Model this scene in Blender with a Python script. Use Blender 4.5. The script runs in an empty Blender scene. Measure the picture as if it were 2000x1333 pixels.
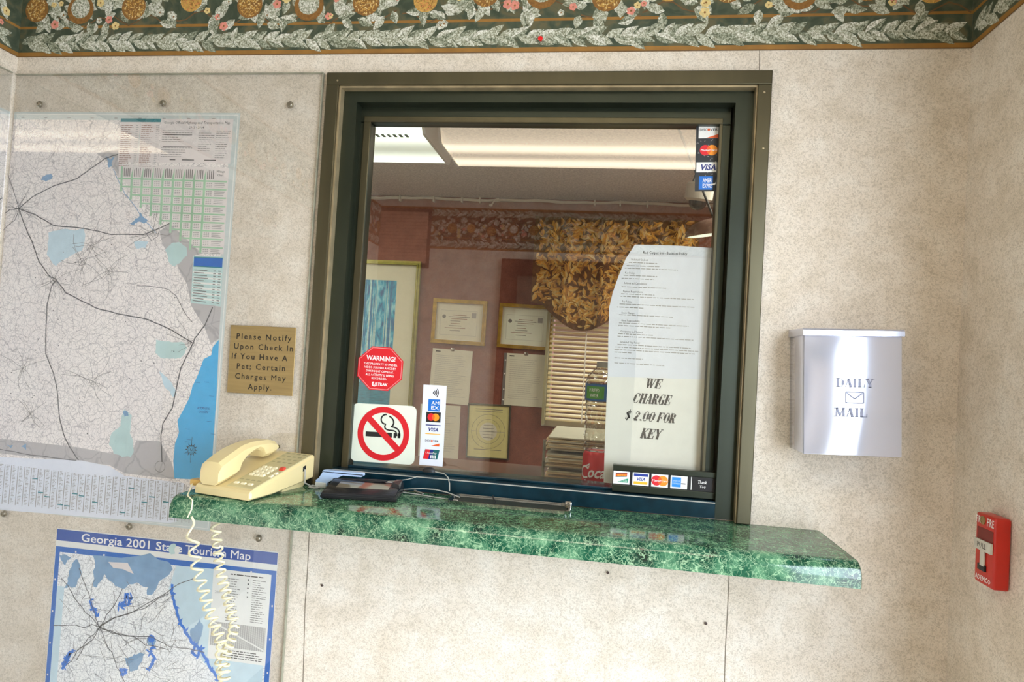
import bpy, bmesh, math, random
from mathutils import Vector, Matrix
S = bpy.context.scene
C = S.collection
R = math.radians
rnd = random.Random(7)

# ------------------------------------------------------------------ camera
F_PX = 1260.0
YAW, PITCH, ROLL = 0.144911472, 0.0278359818, -0.0600086539
EYE = Vector((0.0, -1.3, 1.40))
ROT = (Matrix.Rotation(YAW, 3, 'Z') @ Matrix.Rotation(PITCH, 3, 'X') @ Matrix.Rotation(ROLL, 3, 'Y'))
cd = bpy.data.cameras.new('camera'); cam = bpy.data.objects.new('camera', cd); C.objects.link(cam)
cd.sensor_width = 36.0; cd.lens = F_PX / 2000.0 * 36.0; cd.clip_start = 0.02
cam.matrix_world = Matrix.Translation(EYE) @ (ROT @ Matrix.Rotation(R(90), 3, 'X')).to_4x4()
S.camera = cam

# ------------------------------------------------------------------ world, lights, exposure
S.view_settings.view_transform = 'Standard'; S.view_settings.look = 'None'
S.view_settings.gamma = 1.0; S.view_settings.use_curve_mapping = False
S.view_settings.exposure = 0.14
S.display_settings.display_device = 'sRGB'
W = bpy.data.worlds.new('sky'); S.world = W; W.use_nodes = True
bg = W.node_tree.nodes['Background']
bg.inputs[0].default_value = (0.76, 0.87, 1.0, 1); bg.inputs[1].default_value = 11.5
LOBBY_LAMP = 4.9      # radiance of the lobby fluorescent lens
OFFICE_LAMP = 1.15
DOOR_Y0, DOOR_Y1, DOOR_Z = -1.80, -0.50, 2.05      # glazed opening in the right wall

def portal(name, loc, rot, sx, sy):
    l = bpy.data.lights.new(name, 'AREA'); l.shape = 'RECTANGLE'; l.size = sx; l.size_y = sy
    l.energy = 1; l.cycles.is_portal = True
    o = bpy.data.objects.new(name, l); o.location = loc; o.rotation_euler = rot; C.objects.link(o); return o
portal('daylight_portal', (0.70, (DOOR_Y0 + DOOR_Y1) / 2, DOOR_Z / 2), (0, R(90), 0), DOOR_Z, DOOR_Y1 - DOOR_Y0)

def ray(px, py):
    return ROT @ Vector(((px - 1000) / F_PX, 1, -(py - 666.5) / F_PX))
def P(px, py, y=0.0):            # where the line of sight meets the plane at depth y
    d = ray(px, py); return EYE + d * ((y - EYE.y) / d.y)
def PZ(px, py, z):
    d = ray(px, py); return EYE + d * ((z - EYE.z) / d.z)

# ------------------------------------------------------------------ materials
def s2l(c):
    return tuple((x / 12.92 if x <= 0.04045 else ((x + 0.055) / 1.055) ** 2.4) for x in c)
def rgb(r, g, b): return s2l((r / 255, g / 255, b / 255))
def new_mat(name):
    m = bpy.data.materials.new(name); m.use_nodes = True
    nt = m.node_tree; b = nt.nodes['Principled BSDF']; return m, nt, b
def mat(name, col, rough=0.6, metal=0.0, var=0.06, scale=40.0, bump=0.0, spec=0.5, stretch=(1, 1, 1), coat=0.0):
    m, nt, b = new_mat(name); n = nt.nodes; L = nt.links
    tc = n.new('ShaderNodeTexCoord'); mp = n.new('ShaderNodeMapping'); mp.inputs['Scale'].default_value = stretch
    no = n.new('ShaderNodeTexNoise'); no.inputs['Scale'].default_value = scale; no.inputs['Detail'].default_value = 4
    L.new(tc.outputs['Object'], mp.inputs[0]); L.new(mp.outputs[0], no.inputs['Vector'])
    rp = n.new('ShaderNodeValToRGB'); rp.color_ramp.elements[0].position = 0.3; rp.color_ramp.elements[1].position = 0.7
    rp.color_ramp.elements[0].color = tuple(max(0, x * (1 - var)) for x in col) + (1,)
    rp.color_ramp.elements[1].color = tuple(min(1, x * (1 + var)) for x in col) + (1,)
    L.new(no.outputs['Fac'], rp.inputs[0]); L.new(rp.outputs[0], b.inputs['Base Color'])
    b.inputs['Roughness'].default_value = rough; b.inputs['Metallic'].default_value = metal
    b.inputs['Specular IOR Level'].default_value = spec; b.inputs['Coat Weight'].default_value = coat
    if bump:
        bp = n.new('ShaderNodeBump'); bp.inputs['Strength'].default_value = bump; bp.inputs['Distance'].default_value = 0.002
        L.new(no.outputs['Fac'], bp.inputs['Height']); L.new(bp.outputs[0], b.inputs['Normal'])
    return m
def emit(name, col, strength):
    m, nt, b = new_mat(name)
    b.inputs['Base Color'].default_value = col + (1,); b.inputs['Emission Color'].default_value = col + (1,)
    b.inputs['Emission Strength'].default_value = strength; return m
def glass(name, refl, tint, bump=0.0, bscale=3.0):
    m, nt, b = new_mat(name); n = nt.nodes; L = nt.links; n.remove(b)
    out = n['Material Output']
    tr = n.new('ShaderNodeBsdfTransparent'); tr.inputs[0].default_value = tint + (1,)
    gl = n.new('ShaderNodeBsdfGlossy'); gl.inputs['Roughness'].default_value = 0.015
    fr = n.new('ShaderNodeFresnel'); fr.inputs[0].default_value = 1.5
    ge = n.new('ShaderNodeNewGeometry')
    inv = n.new('ShaderNodeMath'); inv.operation = 'SUBTRACT'; inv.inputs[0].default_value = 1.0
    L.new(ge.outputs['Backfacing'], inv.inputs[1])
    k = n.new('ShaderNodeMath'); k.operation = 'MULTIPLY'; k.inputs[1].default_value = refl; L.new(fr.outputs[0], k.inputs[0])
    k2 = n.new('ShaderNodeMath'); k2.operation = 'MULTIPLY'; k2.use_clamp = True
    L.new(k.outputs[0], k2.inputs[0]); L.new(inv.outputs[0], k2.inputs[1])
    mx = n.new('ShaderNodeMixShader'); L.new(k2.outputs[0], mx.inputs[0]); L.new(tr.outputs[0], mx.inputs[1]); L.new(gl.outputs[0], mx.inputs[2])
    if bump:
        tc = n.new('ShaderNodeTexCoord'); no = n.new('ShaderNodeTexNoise'); no.inputs['Scale'].default_value = bscale; no.inputs['Detail'].default_value = 0
        bp = n.new('ShaderNodeBump'); bp.inputs['Strength'].default_value = bump; bp.inputs['Distance'].default_value = 0.05
        L.new(tc.outputs['Object'], no.inputs['Vector']); L.new(no.outputs['Fac'], bp.inputs['Height']); L.new(bp.outputs[0], gl.inputs['Normal'])
    L.new(mx.outputs[0], out.inputs[0]); return m

def wallpaper(name, base, dark, light, rough=0.7):
    """mottled vinyl wall covering: cloudy patches under a fine short-fibre print"""
    m, nt, b = new_mat(name); n = nt.nodes; L = nt.links
    tc = n.new('ShaderNodeTexCoord')
    a = n.new('ShaderNodeTexNoise'); a.inputs['Scale'].default_value = 16; a.inputs['Detail'].default_value = 5; a.inputs['Roughness'].default_value = 0.62
    f = n.new('ShaderNodeTexNoise'); f.inputs['Scale'].default_value = 230; f.inputs['Detail'].default_value = 3; f.inputs['Distortion'].default_value = 1.6
    for t in (a, f): L.new(tc.outputs['Object'], t.inputs['Vector'])
    r1 = n.new('ShaderNodeValToRGB'); e = r1.color_ramp.elements
    e[0].position = 0.34; e[0].color = dark + (1,); e[1].position = 0.66; e[1].color = light + (1,)
    mid = e.new(0.5); mid.color = base + (1,)
    L.new(a.outputs['Fac'], r1.inputs[0])
    r2 = n.new('ShaderNodeValToRGB'); e = r2.color_ramp.elements
    e[0].position = 0.36; e[0].color = (0.70, 0.68, 0.64, 1); e[1].position = 0.55; e[1].color = (1.04, 1.04, 1.04, 1)
    L.new(f.outputs['Fac'], r2.inputs[0])
    mx = n.new('ShaderNodeMix'); mx.data_type = 'RGBA'; mx.blend_type = 'MULTIPLY'; mx.inputs[0].default_value = 0.8
    L.new(r1.outputs[0], mx.inputs[6]); L.new(r2.outputs[0], mx.inputs[7]); L.new(mx.outputs[2], b.inputs['Base Color'])
    b.inputs['Roughness'].default_value = rough; b.inputs['Specular IOR Level'].default_value = 0.3
    bp = n.new('ShaderNodeBump'); bp.inputs['Strength'].default_value = 0.08; bp.inputs['Distance'].default_value = 0.001
    L.new(f.outputs['Fac'], bp.inputs['Height']); L.new(bp.outputs[0], b.inputs['Normal'])
    return m

def roadnet(name, paper, ink, scales, widths, tint=None, rough=0.55):
    """printed map paper: warped cell edges give the net of small roads"""
    m, nt, b = new_mat(name); n = nt.nodes; L = nt.links
    tc = n.new('ShaderNodeTexCoord')
    no = n.new('ShaderNodeTexNoise'); no.inputs['Scale'].default_value = 22; no.inputs['Detail'].default_value = 3
    L.new(tc.outputs['Object'], no.inputs['Vector'])
    sc = n.new('ShaderNodeVectorMath'); sc.operation = 'SCALE'; sc.inputs['Scale'].default_value = 0.035; L.new(no.outputs['Color'], sc.inputs[0])
    ad = n.new('ShaderNodeVectorMath'); ad.operation = 'ADD'; L.new(tc.outputs['Object'], ad.inputs[0]); L.new(sc.outputs[0], ad.inputs[1])
    pn = n.new('ShaderNodeTexNoise'); pn.inputs['Scale'].default_value = 9; pn.inputs['Detail'].default_value = 2
    L.new(tc.outputs['Object'], pn.inputs['Vector'])
    pr = n.new('ShaderNodeValToRGB'); pr.color_ramp.elements[0].position = 0.35; pr.color_ramp.elements[1].position = 0.65
    pr.color_ramp.elements[0].color = paper + (1,); pr.color_ramp.elements[1].color = (tint or paper) + (1,)
    L.new(pn.outputs['Fac'], pr.inputs[0])
    cur = pr.outputs[0]
    for s, w in zip(scales, widths):
        v = n.new('ShaderNodeTexVoronoi'); v.feature = 'DISTANCE_TO_EDGE'; v.inputs['Scale'].default_value = s
        L.new(ad.outputs[0], v.inputs['Vector'])
        mr = n.new('ShaderNodeMapRange'); mr.inputs['From Min'].default_value = w * 0.4; mr.inputs['From Max'].default_value = w * 1.5
        mr.inputs['To Min'].default_value = 0.5; mr.inputs['To Max'].default_value = 0.0
        L.new(v.outputs['Distance'], mr.inputs['Value'])
        mx = n.new('ShaderNodeMix'); mx.data_type = 'RGBA'; L.new(mr.outputs[0], mx.inputs[0]); L.new(cur, mx.inputs[6])
        mx.inputs[7].default_value = ink + (1,); cur = mx.outputs[2]
    L.new(cur, b.inputs['Base Color']); b.inputs['Roughness'].default_value = rough; b.inputs['Specular IOR Level'].default_value = 0.25
    return m

def marble(name):
    m, nt, b = new_mat(name); n = nt.nodes; L = nt.links
    tc = n.new('ShaderNodeTexCoord')
    a = n.new('ShaderNodeTexNoise'); a.inputs['Scale'].default_value = 24; a.inputs['Detail'].default_value = 6; a.inputs['Roughness'].default_value = 0.65
    L.new(tc.outputs['Object'], a.inputs['Vector'])
    r = n.new('ShaderNodeValToRGB'); e = r.color_ramp.elements
    e[0].position = 0.33; e[0].color = rgb(8, 38, 27) + (1,); e[1].position = 0.72; e[1].color = rgb(104, 150, 112) + (1,)
    x = e.new(0.5); x.color = rgb(30, 84, 60) + (1,)
    L.new(a.outputs['Fac'], r.inputs[0]); cur = r.outputs[0]
    for s, w, amt, dist in ((34, 0.016, 0.58, 1.2), (70, 0.02, 0.55, 0.8), (120, 0.03, 0.4, 0.4)):
        v = n.new('ShaderNodeTexNoise'); v.inputs['Scale'].default_value = s; v.inputs['Detail'].default_value = 2; v.inputs['Distortion'].default_value = dist
        L.new(tc.outputs['Object'], v.inputs['Vector'])
        sb = n.new('ShaderNodeMath'); sb.operation = 'SUBTRACT'; sb.inputs[1].default_value = 0.5; L.new(v.outputs['Fac'], sb.inputs[0])
        ab = n.new('ShaderNodeMath'); ab.operation = 'ABSOLUTE'; L.new(sb.outputs[0], ab.inputs[0])
        mr = n.new('ShaderNodeMapRange'); mr.inputs['From Min'].default_value = 0.0; mr.inputs['From Max'].default_value = w
        mr.inputs['To Min'].default_value = amt; mr.inputs['To Max'].default_value = 0.0; L.new(ab.outputs[0], mr.inputs['Value'])
        mx = n.new('ShaderNodeMix'); mx.data_type = 'RGBA'; L.new(mr.outputs[0], mx.inputs[0]); L.new(cur, mx.inputs[6])
        mx.inputs[7].default_value = rgb(176, 208, 164) + (1,); cur = mx.outputs[2]
    L.new(cur, b.inputs['Base Color']); b.inputs['Roughness'].default_value = 0.10; b.inputs['Specular IOR Level'].default_value = 0.6
    return m

def painting(name):
    m, nt, b = new_mat(name); n = nt.nodes; L = nt.links
    tc = n.new('ShaderNodeTexCoord'); mp = n.new('ShaderNodeMapping'); mp.inputs['Scale'].default_value = (1, 1, 0.35)
    L.new(tc.outputs['Object'], mp.inputs[0])
    a = n.new('ShaderNodeTexNoise'); a.inputs['Scale'].default_value = 42; a.inputs['Detail'].default_value = 6; a.inputs['Distortion'].default_value = 0.6
    L.new(mp.outputs[0], a.inputs['Vector'])
    r = n.new('ShaderNodeValToRGB'); e = r.color_ramp.elements
    e[0].position = 0.36; e[0].color = rgb(0, 96, 150) + (1,); e[1].position = 0.70; e[1].color = rgb(170, 236, 242) + (1,)
    x = e.new(0.5); x.color = rgb(0, 168, 206) + (1,)
    L.new(a.outputs['Fac'], r.inputs[0]); L.new(r.outputs[0], b.inputs['Base Color']); b.inputs['Roughness'].default_value = 0.5
    return m

M = {}
M['wall'] = wallpaper('beige_wallcovering', (0.75, 0.66, 0.55), (0.68, 0.59, 0.475), (0.80, 0.725, 0.625))
M['mauve'] = wallpaper('mauve_wallcovering', rgb(138, 82, 66), rgb(129, 75, 61), rgb(146, 89, 72))
M['ceil'] = mat('textured_ceiling_paint', (0.62, 0.59, 0.52), 0.9, var=0.25, scale=120, bump=0.8)
M['floor'] = mat('grey_floor_tile', (0.34, 0.31, 0.27), 0.5, var=0.12, scale=9)
M['bronze'] = mat('bronze_aluminium', rgb(88, 82, 62), 0.32, 0.75, var=0.10, scale=8, stretch=(3, 3, 0.6))
M['bronze_dark'] = mat('dark_bronze_aluminium', rgb(50, 55, 43), 0.30, 0.55, var=0.12, scale=8)
M['black'] = mat('black_rubber', (0.012, 0.012, 0.012), 0.5)
M['black_gloss'] = mat('black_plastic', (0.018, 0.018, 0.02), 0.22, var=0.02)
M['tan_edge'] = mat('lit_edge_and_screw_bronze', rgb(176, 158, 124), 0.4, 0.5, var=0.2, scale=30)  # paler tan paints the light along the trim edge; screw heads share it
M['glass'] = glass('window_glass', 4.2, (0.95, 0.95, 0.92))
M['plexi'] = glass('clear_acrylic', 3.2, (0.98, 0.982, 0.98), bump=0.03, bscale=0.9)
M['plexi_side'] = glass('glossy_acrylic', 7.0, (0.98, 0.982, 0.98))
M['plexi_edge'] = mat('acrylic_edge', rgb(150, 148, 128), 0.3, var=0.2)
M['white'] = mat('white_paper', rgb(236, 234, 228), 0.6, var=0.02)
M['paper_warm'] = mat('aged_paper', rgb(226, 222, 200), 0.65, var=0.03)
M['paper_blue'] = mat('cool_white_paper', rgb(228, 230, 238), 0.6, var=0.02)
M['paper_cream'] = mat('cream_certificate_paper', rgb(222, 214, 150), 0.6, var=0.05)
M['manila'] = mat('manila_paper', rgb(232, 212, 170), 0.7, var=0.12, scale=25)
M['ink'] = mat('black_ink', (0.012, 0.012, 0.012), 0.5, var=0.0)
M['ink_grey'] = mat('grey_ink', rgb(120, 116, 112), 0.6, var=0.0)
M['ink_soft'] = mat('pale_grey_ink', rgb(165, 162, 158), 0.6, var=0.0)
M['ink_brown'] = mat('brown_ink', rgb(150, 110, 96), 0.6, var=0.0)
M['road'] = mat('road_ink', rgb(92, 90, 92), 0.6, var=0.1)
M['red'] = mat('sign_red', rgb(216, 20, 34), 0.45, var=0.02)
M['red_line'] = mat('pale_red_line', rgb(250, 150, 150), 0.45, var=0.0)
M['white_ink'] = mat('white_ink', rgb(246, 244, 240), 0.5, var=0.0)
M['sign_white'] = mat('sign_white', rgb(232, 236, 218), 0.4, var=0.02)
M['teal'] = mat('teal_ink', rgb(36, 130, 140), 0.55, var=0.05)
M['ocean'] = mat('ocean_blue_ink', rgb(72, 178, 226), 0.5, var=0.04)
M['lake'] = mat('lake_blue_ink', rgb(20, 116, 210), 0.5, var=0.1)
M['pale_teal'] = mat('pale_teal_ink', rgb(192, 216, 212), 0.55, var=0.06, scale=30)
M['pale_blue'] = mat('pale_blue_ink', rgb(200, 220, 228), 0.55, var=0.05)
M['steel_blue'] = mat('steel_blue_ink', rgb(128, 164, 196), 0.55, var=0.1, scale=40)
M['state_grey'] = roadnet('neighbour_state_ink', rgb(192, 186, 184), rgb(158, 152, 152), (18,), (0.03,))
M['chart_green'] = mat('chart_green_ink', rgb(166, 204, 168), 0.55, var=0.15, scale=20)
M['table_pink'] = mat('pinkish_paper', rgb(230, 220, 216), 0.6, var=0.02)
M['map_land'] = roadnet('road_map_land', rgb(244, 235, 230), rgb(150, 142, 144), (26, 56, 120), (0.014, 0.022, 0.034), rgb(248, 240, 234))
M['map_land2'] = roadnet('tourism_map_land', rgb(250, 248, 245), rgb(110, 112, 122), (30, 70, 120), (0.014, 0.022, 0.030), rgb(242, 243, 244))
M['map_margin'] = mat('map_margin_paper', rgb(206, 212, 208), 0.6, var=0.03)
M['band_blue'] = mat('deep_blue_ink', rgb(4, 78, 166), 0.4, var=0.03)
M['border_blue'] = mat('map_border_blue', rgb(0, 104, 190), 0.45, var=0.03)
M['brass'] = mat('brushed_brass', rgb(160, 136, 90), 0.38, 0.55, var=0.10, scale=60, stretch=(0.2, 1, 3))
M['engrave'] = mat('engraved_letter_paint', rgb(38, 30, 16), 0.6, var=0.0)
M['steel'] = mat('polished_steel', rgb(196, 194, 190), 0.16, 1.0, var=0.04)
M['emboss'] = mat('embossed_shadow_steel', rgb(118, 118, 132), 0.4, 0.3)  # darker steel paints shade onto the raised lettering
M['steel_dark'] = mat('tray_inner_steel', rgb(120, 120, 104), 0.28, 0.9, var=0.15)
M['sill_reflection'] = mat('sill_painted_sky_reflection', rgb(18, 50, 62), 0.22, 0.3, var=0.35, scale=30)  # sky reflection painted into the colour of the sill and sash rail
M['screw'] = mat('screw_metal', rgb(150, 142, 126), 0.35, 0.9, var=0.2, scale=200)
M['marble'] = marble('green_marble_laminate')
M['edge_board'] = mat('laminate_edge', rgb(70, 92, 66), 0.6)
M['phone'] = mat('almond_phone_plastic', rgb(222, 202, 148), 0.34, var=0.03, scale=12)
M['phone_key'] = mat('pale_phone_key', rgb(232, 222, 186), 0.4, var=0.02)
M['phone_panel'] = mat('phone_face_panel', rgb(196, 184, 138), 0.45, var=0.04)
M['phone_print'] = mat('phone_printing', rgb(168, 160, 122), 0.6, var=0.05)
M['phone_red'] = mat('red_message_lamp', rgb(206, 58, 34), 0.3, var=0.02)
M['amber'] = mat('aged_plastic_tab', rgb(210, 168, 84), 0.4, var=0.1)
M['cord'] = mat('cream_cord_plastic', rgb(226, 216, 180), 0.4, var=0.03)
M['pale_cord'] = mat('grey_cable_plastic', rgb(170, 166, 156), 0.4, var=0.03)
M['sky_plastic'] = mat('pale_blue_plastic', rgb(176, 200, 234), 0.35, var=0.04)
M['sky_plastic_white'] = mat('white_plastic_foot', rgb(206, 210, 206), 0.4, var=0.04)
M['screen'] = mat('grey_display_glass', rgb(120, 112, 96), 0.08, var=0.08, scale=14)
M['alarm_red'] = mat('alarm_red_paint', rgb(196, 40, 26), 0.32, var=0.04)
M['alarm_dark'] = mat('alarm_recess_red', rgb(120, 20, 14), 0.4)
M['gold_frame'] = mat('gold_frame', rgb(186, 152, 60), 0.30, 0.7, var=0.25, scale=30)
M['gold_green'] = mat('greenish_gold_frame', rgb(150, 144, 62), 0.32, 0.6, var=0.2, scale=30)
M['mat_board'] = mat('cream_mat_board', rgb(224, 220, 190), 0.7, var=0.02)
M['painting'] = painting('teal_forest_painting')
M['trunk'] = mat('pale_birch_paint', rgb(182, 220, 216), 0.6, var=0.2, scale=60)
M['trunk_dark'] = mat('blue_tree_paint', rgb(10, 120, 170), 0.6, var=0.2, scale=60)
M['pond'] = mat('turquoise_water_paint', rgb(16, 140, 166), 0.5, var=0.3, scale=30, stretch=(1, 1, 4))
def blind_mat():
    m, nt, b = new_mat('cream_blind_slat'); n = nt.nodes; L = nt.links
    tc = n.new('ShaderNodeTexCoord'); no = n.new('ShaderNodeTexNoise'); no.inputs['Scale'].default_value = 8; L.new(tc.outputs['Object'], no.inputs['Vector'])
    r = n.new('ShaderNodeValToRGB'); r.color_ramp.elements[0].color = rgb(214, 190, 130) + (1,); r.color_ramp.elements[1].color = rgb(244, 226, 178) + (1,); L.new(no.outputs['Fac'], r.inputs[0])
    L.new(r.outputs[0], b.inputs['Base Color']); b.inputs['Roughness'].default_value = 0.5
    t = n.new('ShaderNodeBsdfTranslucent'); L.new(r.outputs[0], t.inputs[0]); mx = n.new('ShaderNodeMixShader'); mx.inputs[0].default_value = 0.4
    L.new(b.outputs[0], mx.inputs[1]); L.new(t.outputs[0], mx.inputs[2]); L.new(mx.outputs[0], n['Material Output'].inputs[0]); return m
M['blind'] = blind_mat()
M['blind_cord'] = mat('white_blind_tape', rgb(246, 240, 224), 0.6, var=0.02)
M['valance'] = mat('dark_valance_cloth', rgb(104, 68, 34), 0.9, var=0.3, scale=60)
M['gold_leaf'] = mat('gold_leaf_print', rgb(208, 154, 64), 0.8, var=0.3, scale=60)
M['gold_leaf2'] = mat('pale_gold_leaf_print', rgb(214, 182, 112), 0.8, var=0.25, scale=60)
M['gold_leaf3'] = mat('brown_leaf_print', rgb(170, 118, 58), 0.8, var=0.25, scale=60)
M['desk'] = mat('brown_desk_laminate', rgb(112, 72, 56), 0.4, var=0.1, scale=12)
M['can_red'] = mat('soda_can_red', rgb(206, 20, 30), 0.25, 0.2, var=0.03)
M['can_metal'] = mat('can_aluminium', rgb(190, 190, 192), 0.25, 1.0)
M['label_blue'] = mat('bottle_label_blue', rgb(24, 104, 168), 0.35, var=0.05)
M['label_green'] = mat('bottle_label_green', rgb(70, 156, 48), 0.35, var=0.05)
M['cap'] = mat('grey_bottle_cap', rgb(160, 158, 150), 0.4)
M['white_plastic'] = mat('off_white_plastic', rgb(206, 202, 188), 0.4, var=0.03)
M['dome_black'] = mat('smoked_camera_dome', (0.01, 0.01, 0.012), 0.08)
M['lamp_shade'] = mat('dusky_lamp_shade', rgb(140, 106, 92), 0.6, var=0.1)
M['lamp_glow'] = emit('lamp_glow', (0.86, 0.95, 0.78), 1.1)
M['fix_white'] = mat('white_fixture_enamel', (0.78, 0.80, 0.74), 0.4, var=0.02)
def tube_lens(name, col, strength, span):
    m, nt, b = new_mat(name); n = nt.nodes; L = nt.links
    tc = n.new('ShaderNodeTexCoord'); sx = n.new('ShaderNodeSeparateXYZ'); L.new(tc.outputs['Object'], sx.inputs[0])
    k = n.new('ShaderNodeMath'); k.operation = 'MULTIPLY'; k.inputs[1].default_value = 2 * math.pi / span; L.new(sx.outputs['Y'], k.inputs[0])
    c = n.new('ShaderNodeMath'); c.operation = 'COSINE'; L.new(k.outputs[0], c.inputs[0])
    mr = n.new('ShaderNodeMapRange'); mr.inputs['From Min'].default_value = 1; mr.inputs['From Max'].default_value = -1
    mr.inputs['To Min'].default_value = strength * 0.45; mr.inputs['To Max'].default_value = strength * 1.45; L.new(c.outputs[0], mr.inputs['Value'])
    b.inputs['Base Color'].default_value = col + (1,); b.inputs['Emission Color'].default_value = col + (1,); L.new(mr.outputs[0], b.inputs['Emission Strength'])
    return m
M['lens'] = tube_lens('lobby_fluorescent_lens', (1.0, 0.86, 0.66), LOBBY_LAMP, 0.19)
M['lens_office'] = tube_lens('office_fluorescent_lens', (0.90, 1.0, 0.88), OFFICE_LAMP, 0.30)
M['lens_slot'] = mat('fixture_slot_shadow', rgb(90, 120, 100), 0.6)
M['asphalt'] = mat('concrete_walk', (0.5, 0.48, 0.45), 0.9, var=0.1, scale=5)
M['door_wood'] = mat('dark_maroon_door', rgb(52, 24, 22), 0.5, var=0.1)
M['curtain_grey'] = mat('grey_door_panel', rgb(96, 88, 78), 0.6, var=0.06)
M['rear_slat'] = mat('terracotta_panel_slat', rgb(204, 160, 136), 0.6)
M['pin_red'] = mat('red_pin_plastic', rgb(226, 18, 24), 0.3)
M['seam'] = mat('panel_seam_shadow_gap', rgb(120, 108, 92), 0.8)
M['rust'] = mat('old_nail', rgb(64, 44, 36), 0.6)
def speckle(name, c1, c2, c3, sc=260):
    m, nt, b = new_mat(name); n = nt.nodes; L = nt.links
    tc = n.new('ShaderNodeTexCoord'); no = n.new('ShaderNodeTexNoise'); no.inputs['Scale'].default_value = sc; no.inputs['Detail'].default_value = 3; no.inputs['Distortion'].default_value = 1.0
    L.new(tc.outputs['Object'], no.inputs['Vector']); r = n.new('ShaderNodeValToRGB'); e = r.color_ramp.elements
    e[0].position = 0.36; e[0].color = c1 + (1,); e[1].position = 0.64; e[1].color = c3 + (1,); x = e.new(0.5); x.color = c2 + (1,)
    L.new(no.outputs['Fac'], r.inputs[0]); L.new(r.outputs[0], b.inputs['Base Color']); b.inputs['Roughness'].default_value = 0.75; return m
# border print
M['b_green'] = speckle('border_dark_green', rgb(58, 68, 50), rgb(74, 82, 62), rgb(98, 92, 64), 30)
M['b_gold'] = mat('border_gold_stripe', rgb(150, 106, 44), 0.7, var=0.15, scale=30)
M['b_leaf'] = speckle('border_silver_leaf', rgb(112, 112, 88), rgb(172, 172, 148), rgb(222, 222, 208))
M['b_leaf2'] = speckle('border_shaded_leaf', rgb(78, 82, 62), rgb(132, 136, 112), rgb(184, 186, 166))
M['b_leaf3'] = speckle('border_white_leaf', rgb(140, 138, 116), rgb(202, 200, 182), rgb(240, 238, 228))
M['b_twig'] = mat('border_brown_twig', rgb(112, 82, 48), 0.75, var=0.2)
M['b_mum'] = mat('border_gold_petal', rgb(202, 156, 78), 0.75, var=0.25, scale=160)
M['b_mum2'] = mat('border_brown_petal', rgb(142, 98, 44), 0.75, var=0.25, scale=160)
M['b_white'] = mat('border_white_petal', rgb(230, 226, 212), 0.75, var=0.15, scale=160)
M['b_orange'] = mat('border_orange_petal', rgb(206, 120, 76), 0.75, var=0.2, scale=160)
M['b_pink'] = mat('border_pink_petal', rgb(222, 142, 124), 0.75, var=0.2, scale=160)
M['b_cream'] = mat('border_cream_petal', rgb(226, 200, 136), 0.75, var=0.15, scale=160)
# card marks
for k, c in dict(c_blue=(20, 110, 200), c_navy=(24, 40, 120), c_visa=(30, 56, 150), c_red=(226, 26, 40), c_orange=(250, 150, 30),
                 c_dorange=(228, 92, 32), c_green=(20, 150, 110), c_teal=(14, 96, 98), c_yellow=(246, 186, 40), c_mix=(240, 96, 30),
                 c_dark=(36, 40, 44), c_amex2=(34, 140, 224)).items():
    M[k] = mat(k[2:] + '_card_ink', rgb(*c), 0.45, var=0.0)

def mailbox_metal():
    m, nt, b = new_mat('dented_chrome_sheet'); n = nt.nodes; L = nt.links
    tc = n.new('ShaderNodeTexCoord'); no = n.new('ShaderNodeTexNoise'); no.inputs['Scale'].default_value = 6; no.inputs['Detail'].default_value = 0.3
    bp = n.new('ShaderNodeBump'); bp.inputs['Strength'].default_value = 0.35; bp.inputs['Distance'].default_value = 0.02
    L.new(tc.outputs['Object'], no.inputs['Vector']); L.new(no.outputs['Fac'], bp.inputs['Height']); L.new(bp.outputs[0], b.inputs['Normal'])
    b.inputs['Base Color'].default_value = (0.70, 0.71, 0.82, 1); b.inputs['Metallic'].default_value = 0.60; b.inputs['Roughness'].default_value = 0.15
    return m
M['chrome'] = mailbox_metal()
M['bottle'] = glass('crinkled_clear_plastic', 5.0, (0.86, 0.85, 0.80), bump=1.0, bscale=55.0)

# ------------------------------------------------------------------ object helpers
def thing(name, label, cat, loc=(0, 0, 0), rot=(0, 0, 0), group=None):
    o = bpy.data.objects.new(name, None); C.objects.link(o); o.location = loc; o.rotation_euler = rot; o.empty_display_size = 0.03
    o['label'] = label; o['category'] = cat
    if group: o['group'] = group
    return o
def tag(o, label, cat, group=None):
    o['label'] = label; o['category'] = cat
    if group: o['group'] = group
    return o
def struct(o): o['kind'] = 'structure'; return o
def link(name, me, parent=None, loc=None, rot=None):
    o = bpy.data.objects.new(name, me); C.objects.link(o)
    if parent is not None: o.parent = parent
    if loc is not None: o.location = loc
    if rot is not None: o.rotation_euler = rot
    return o

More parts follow.
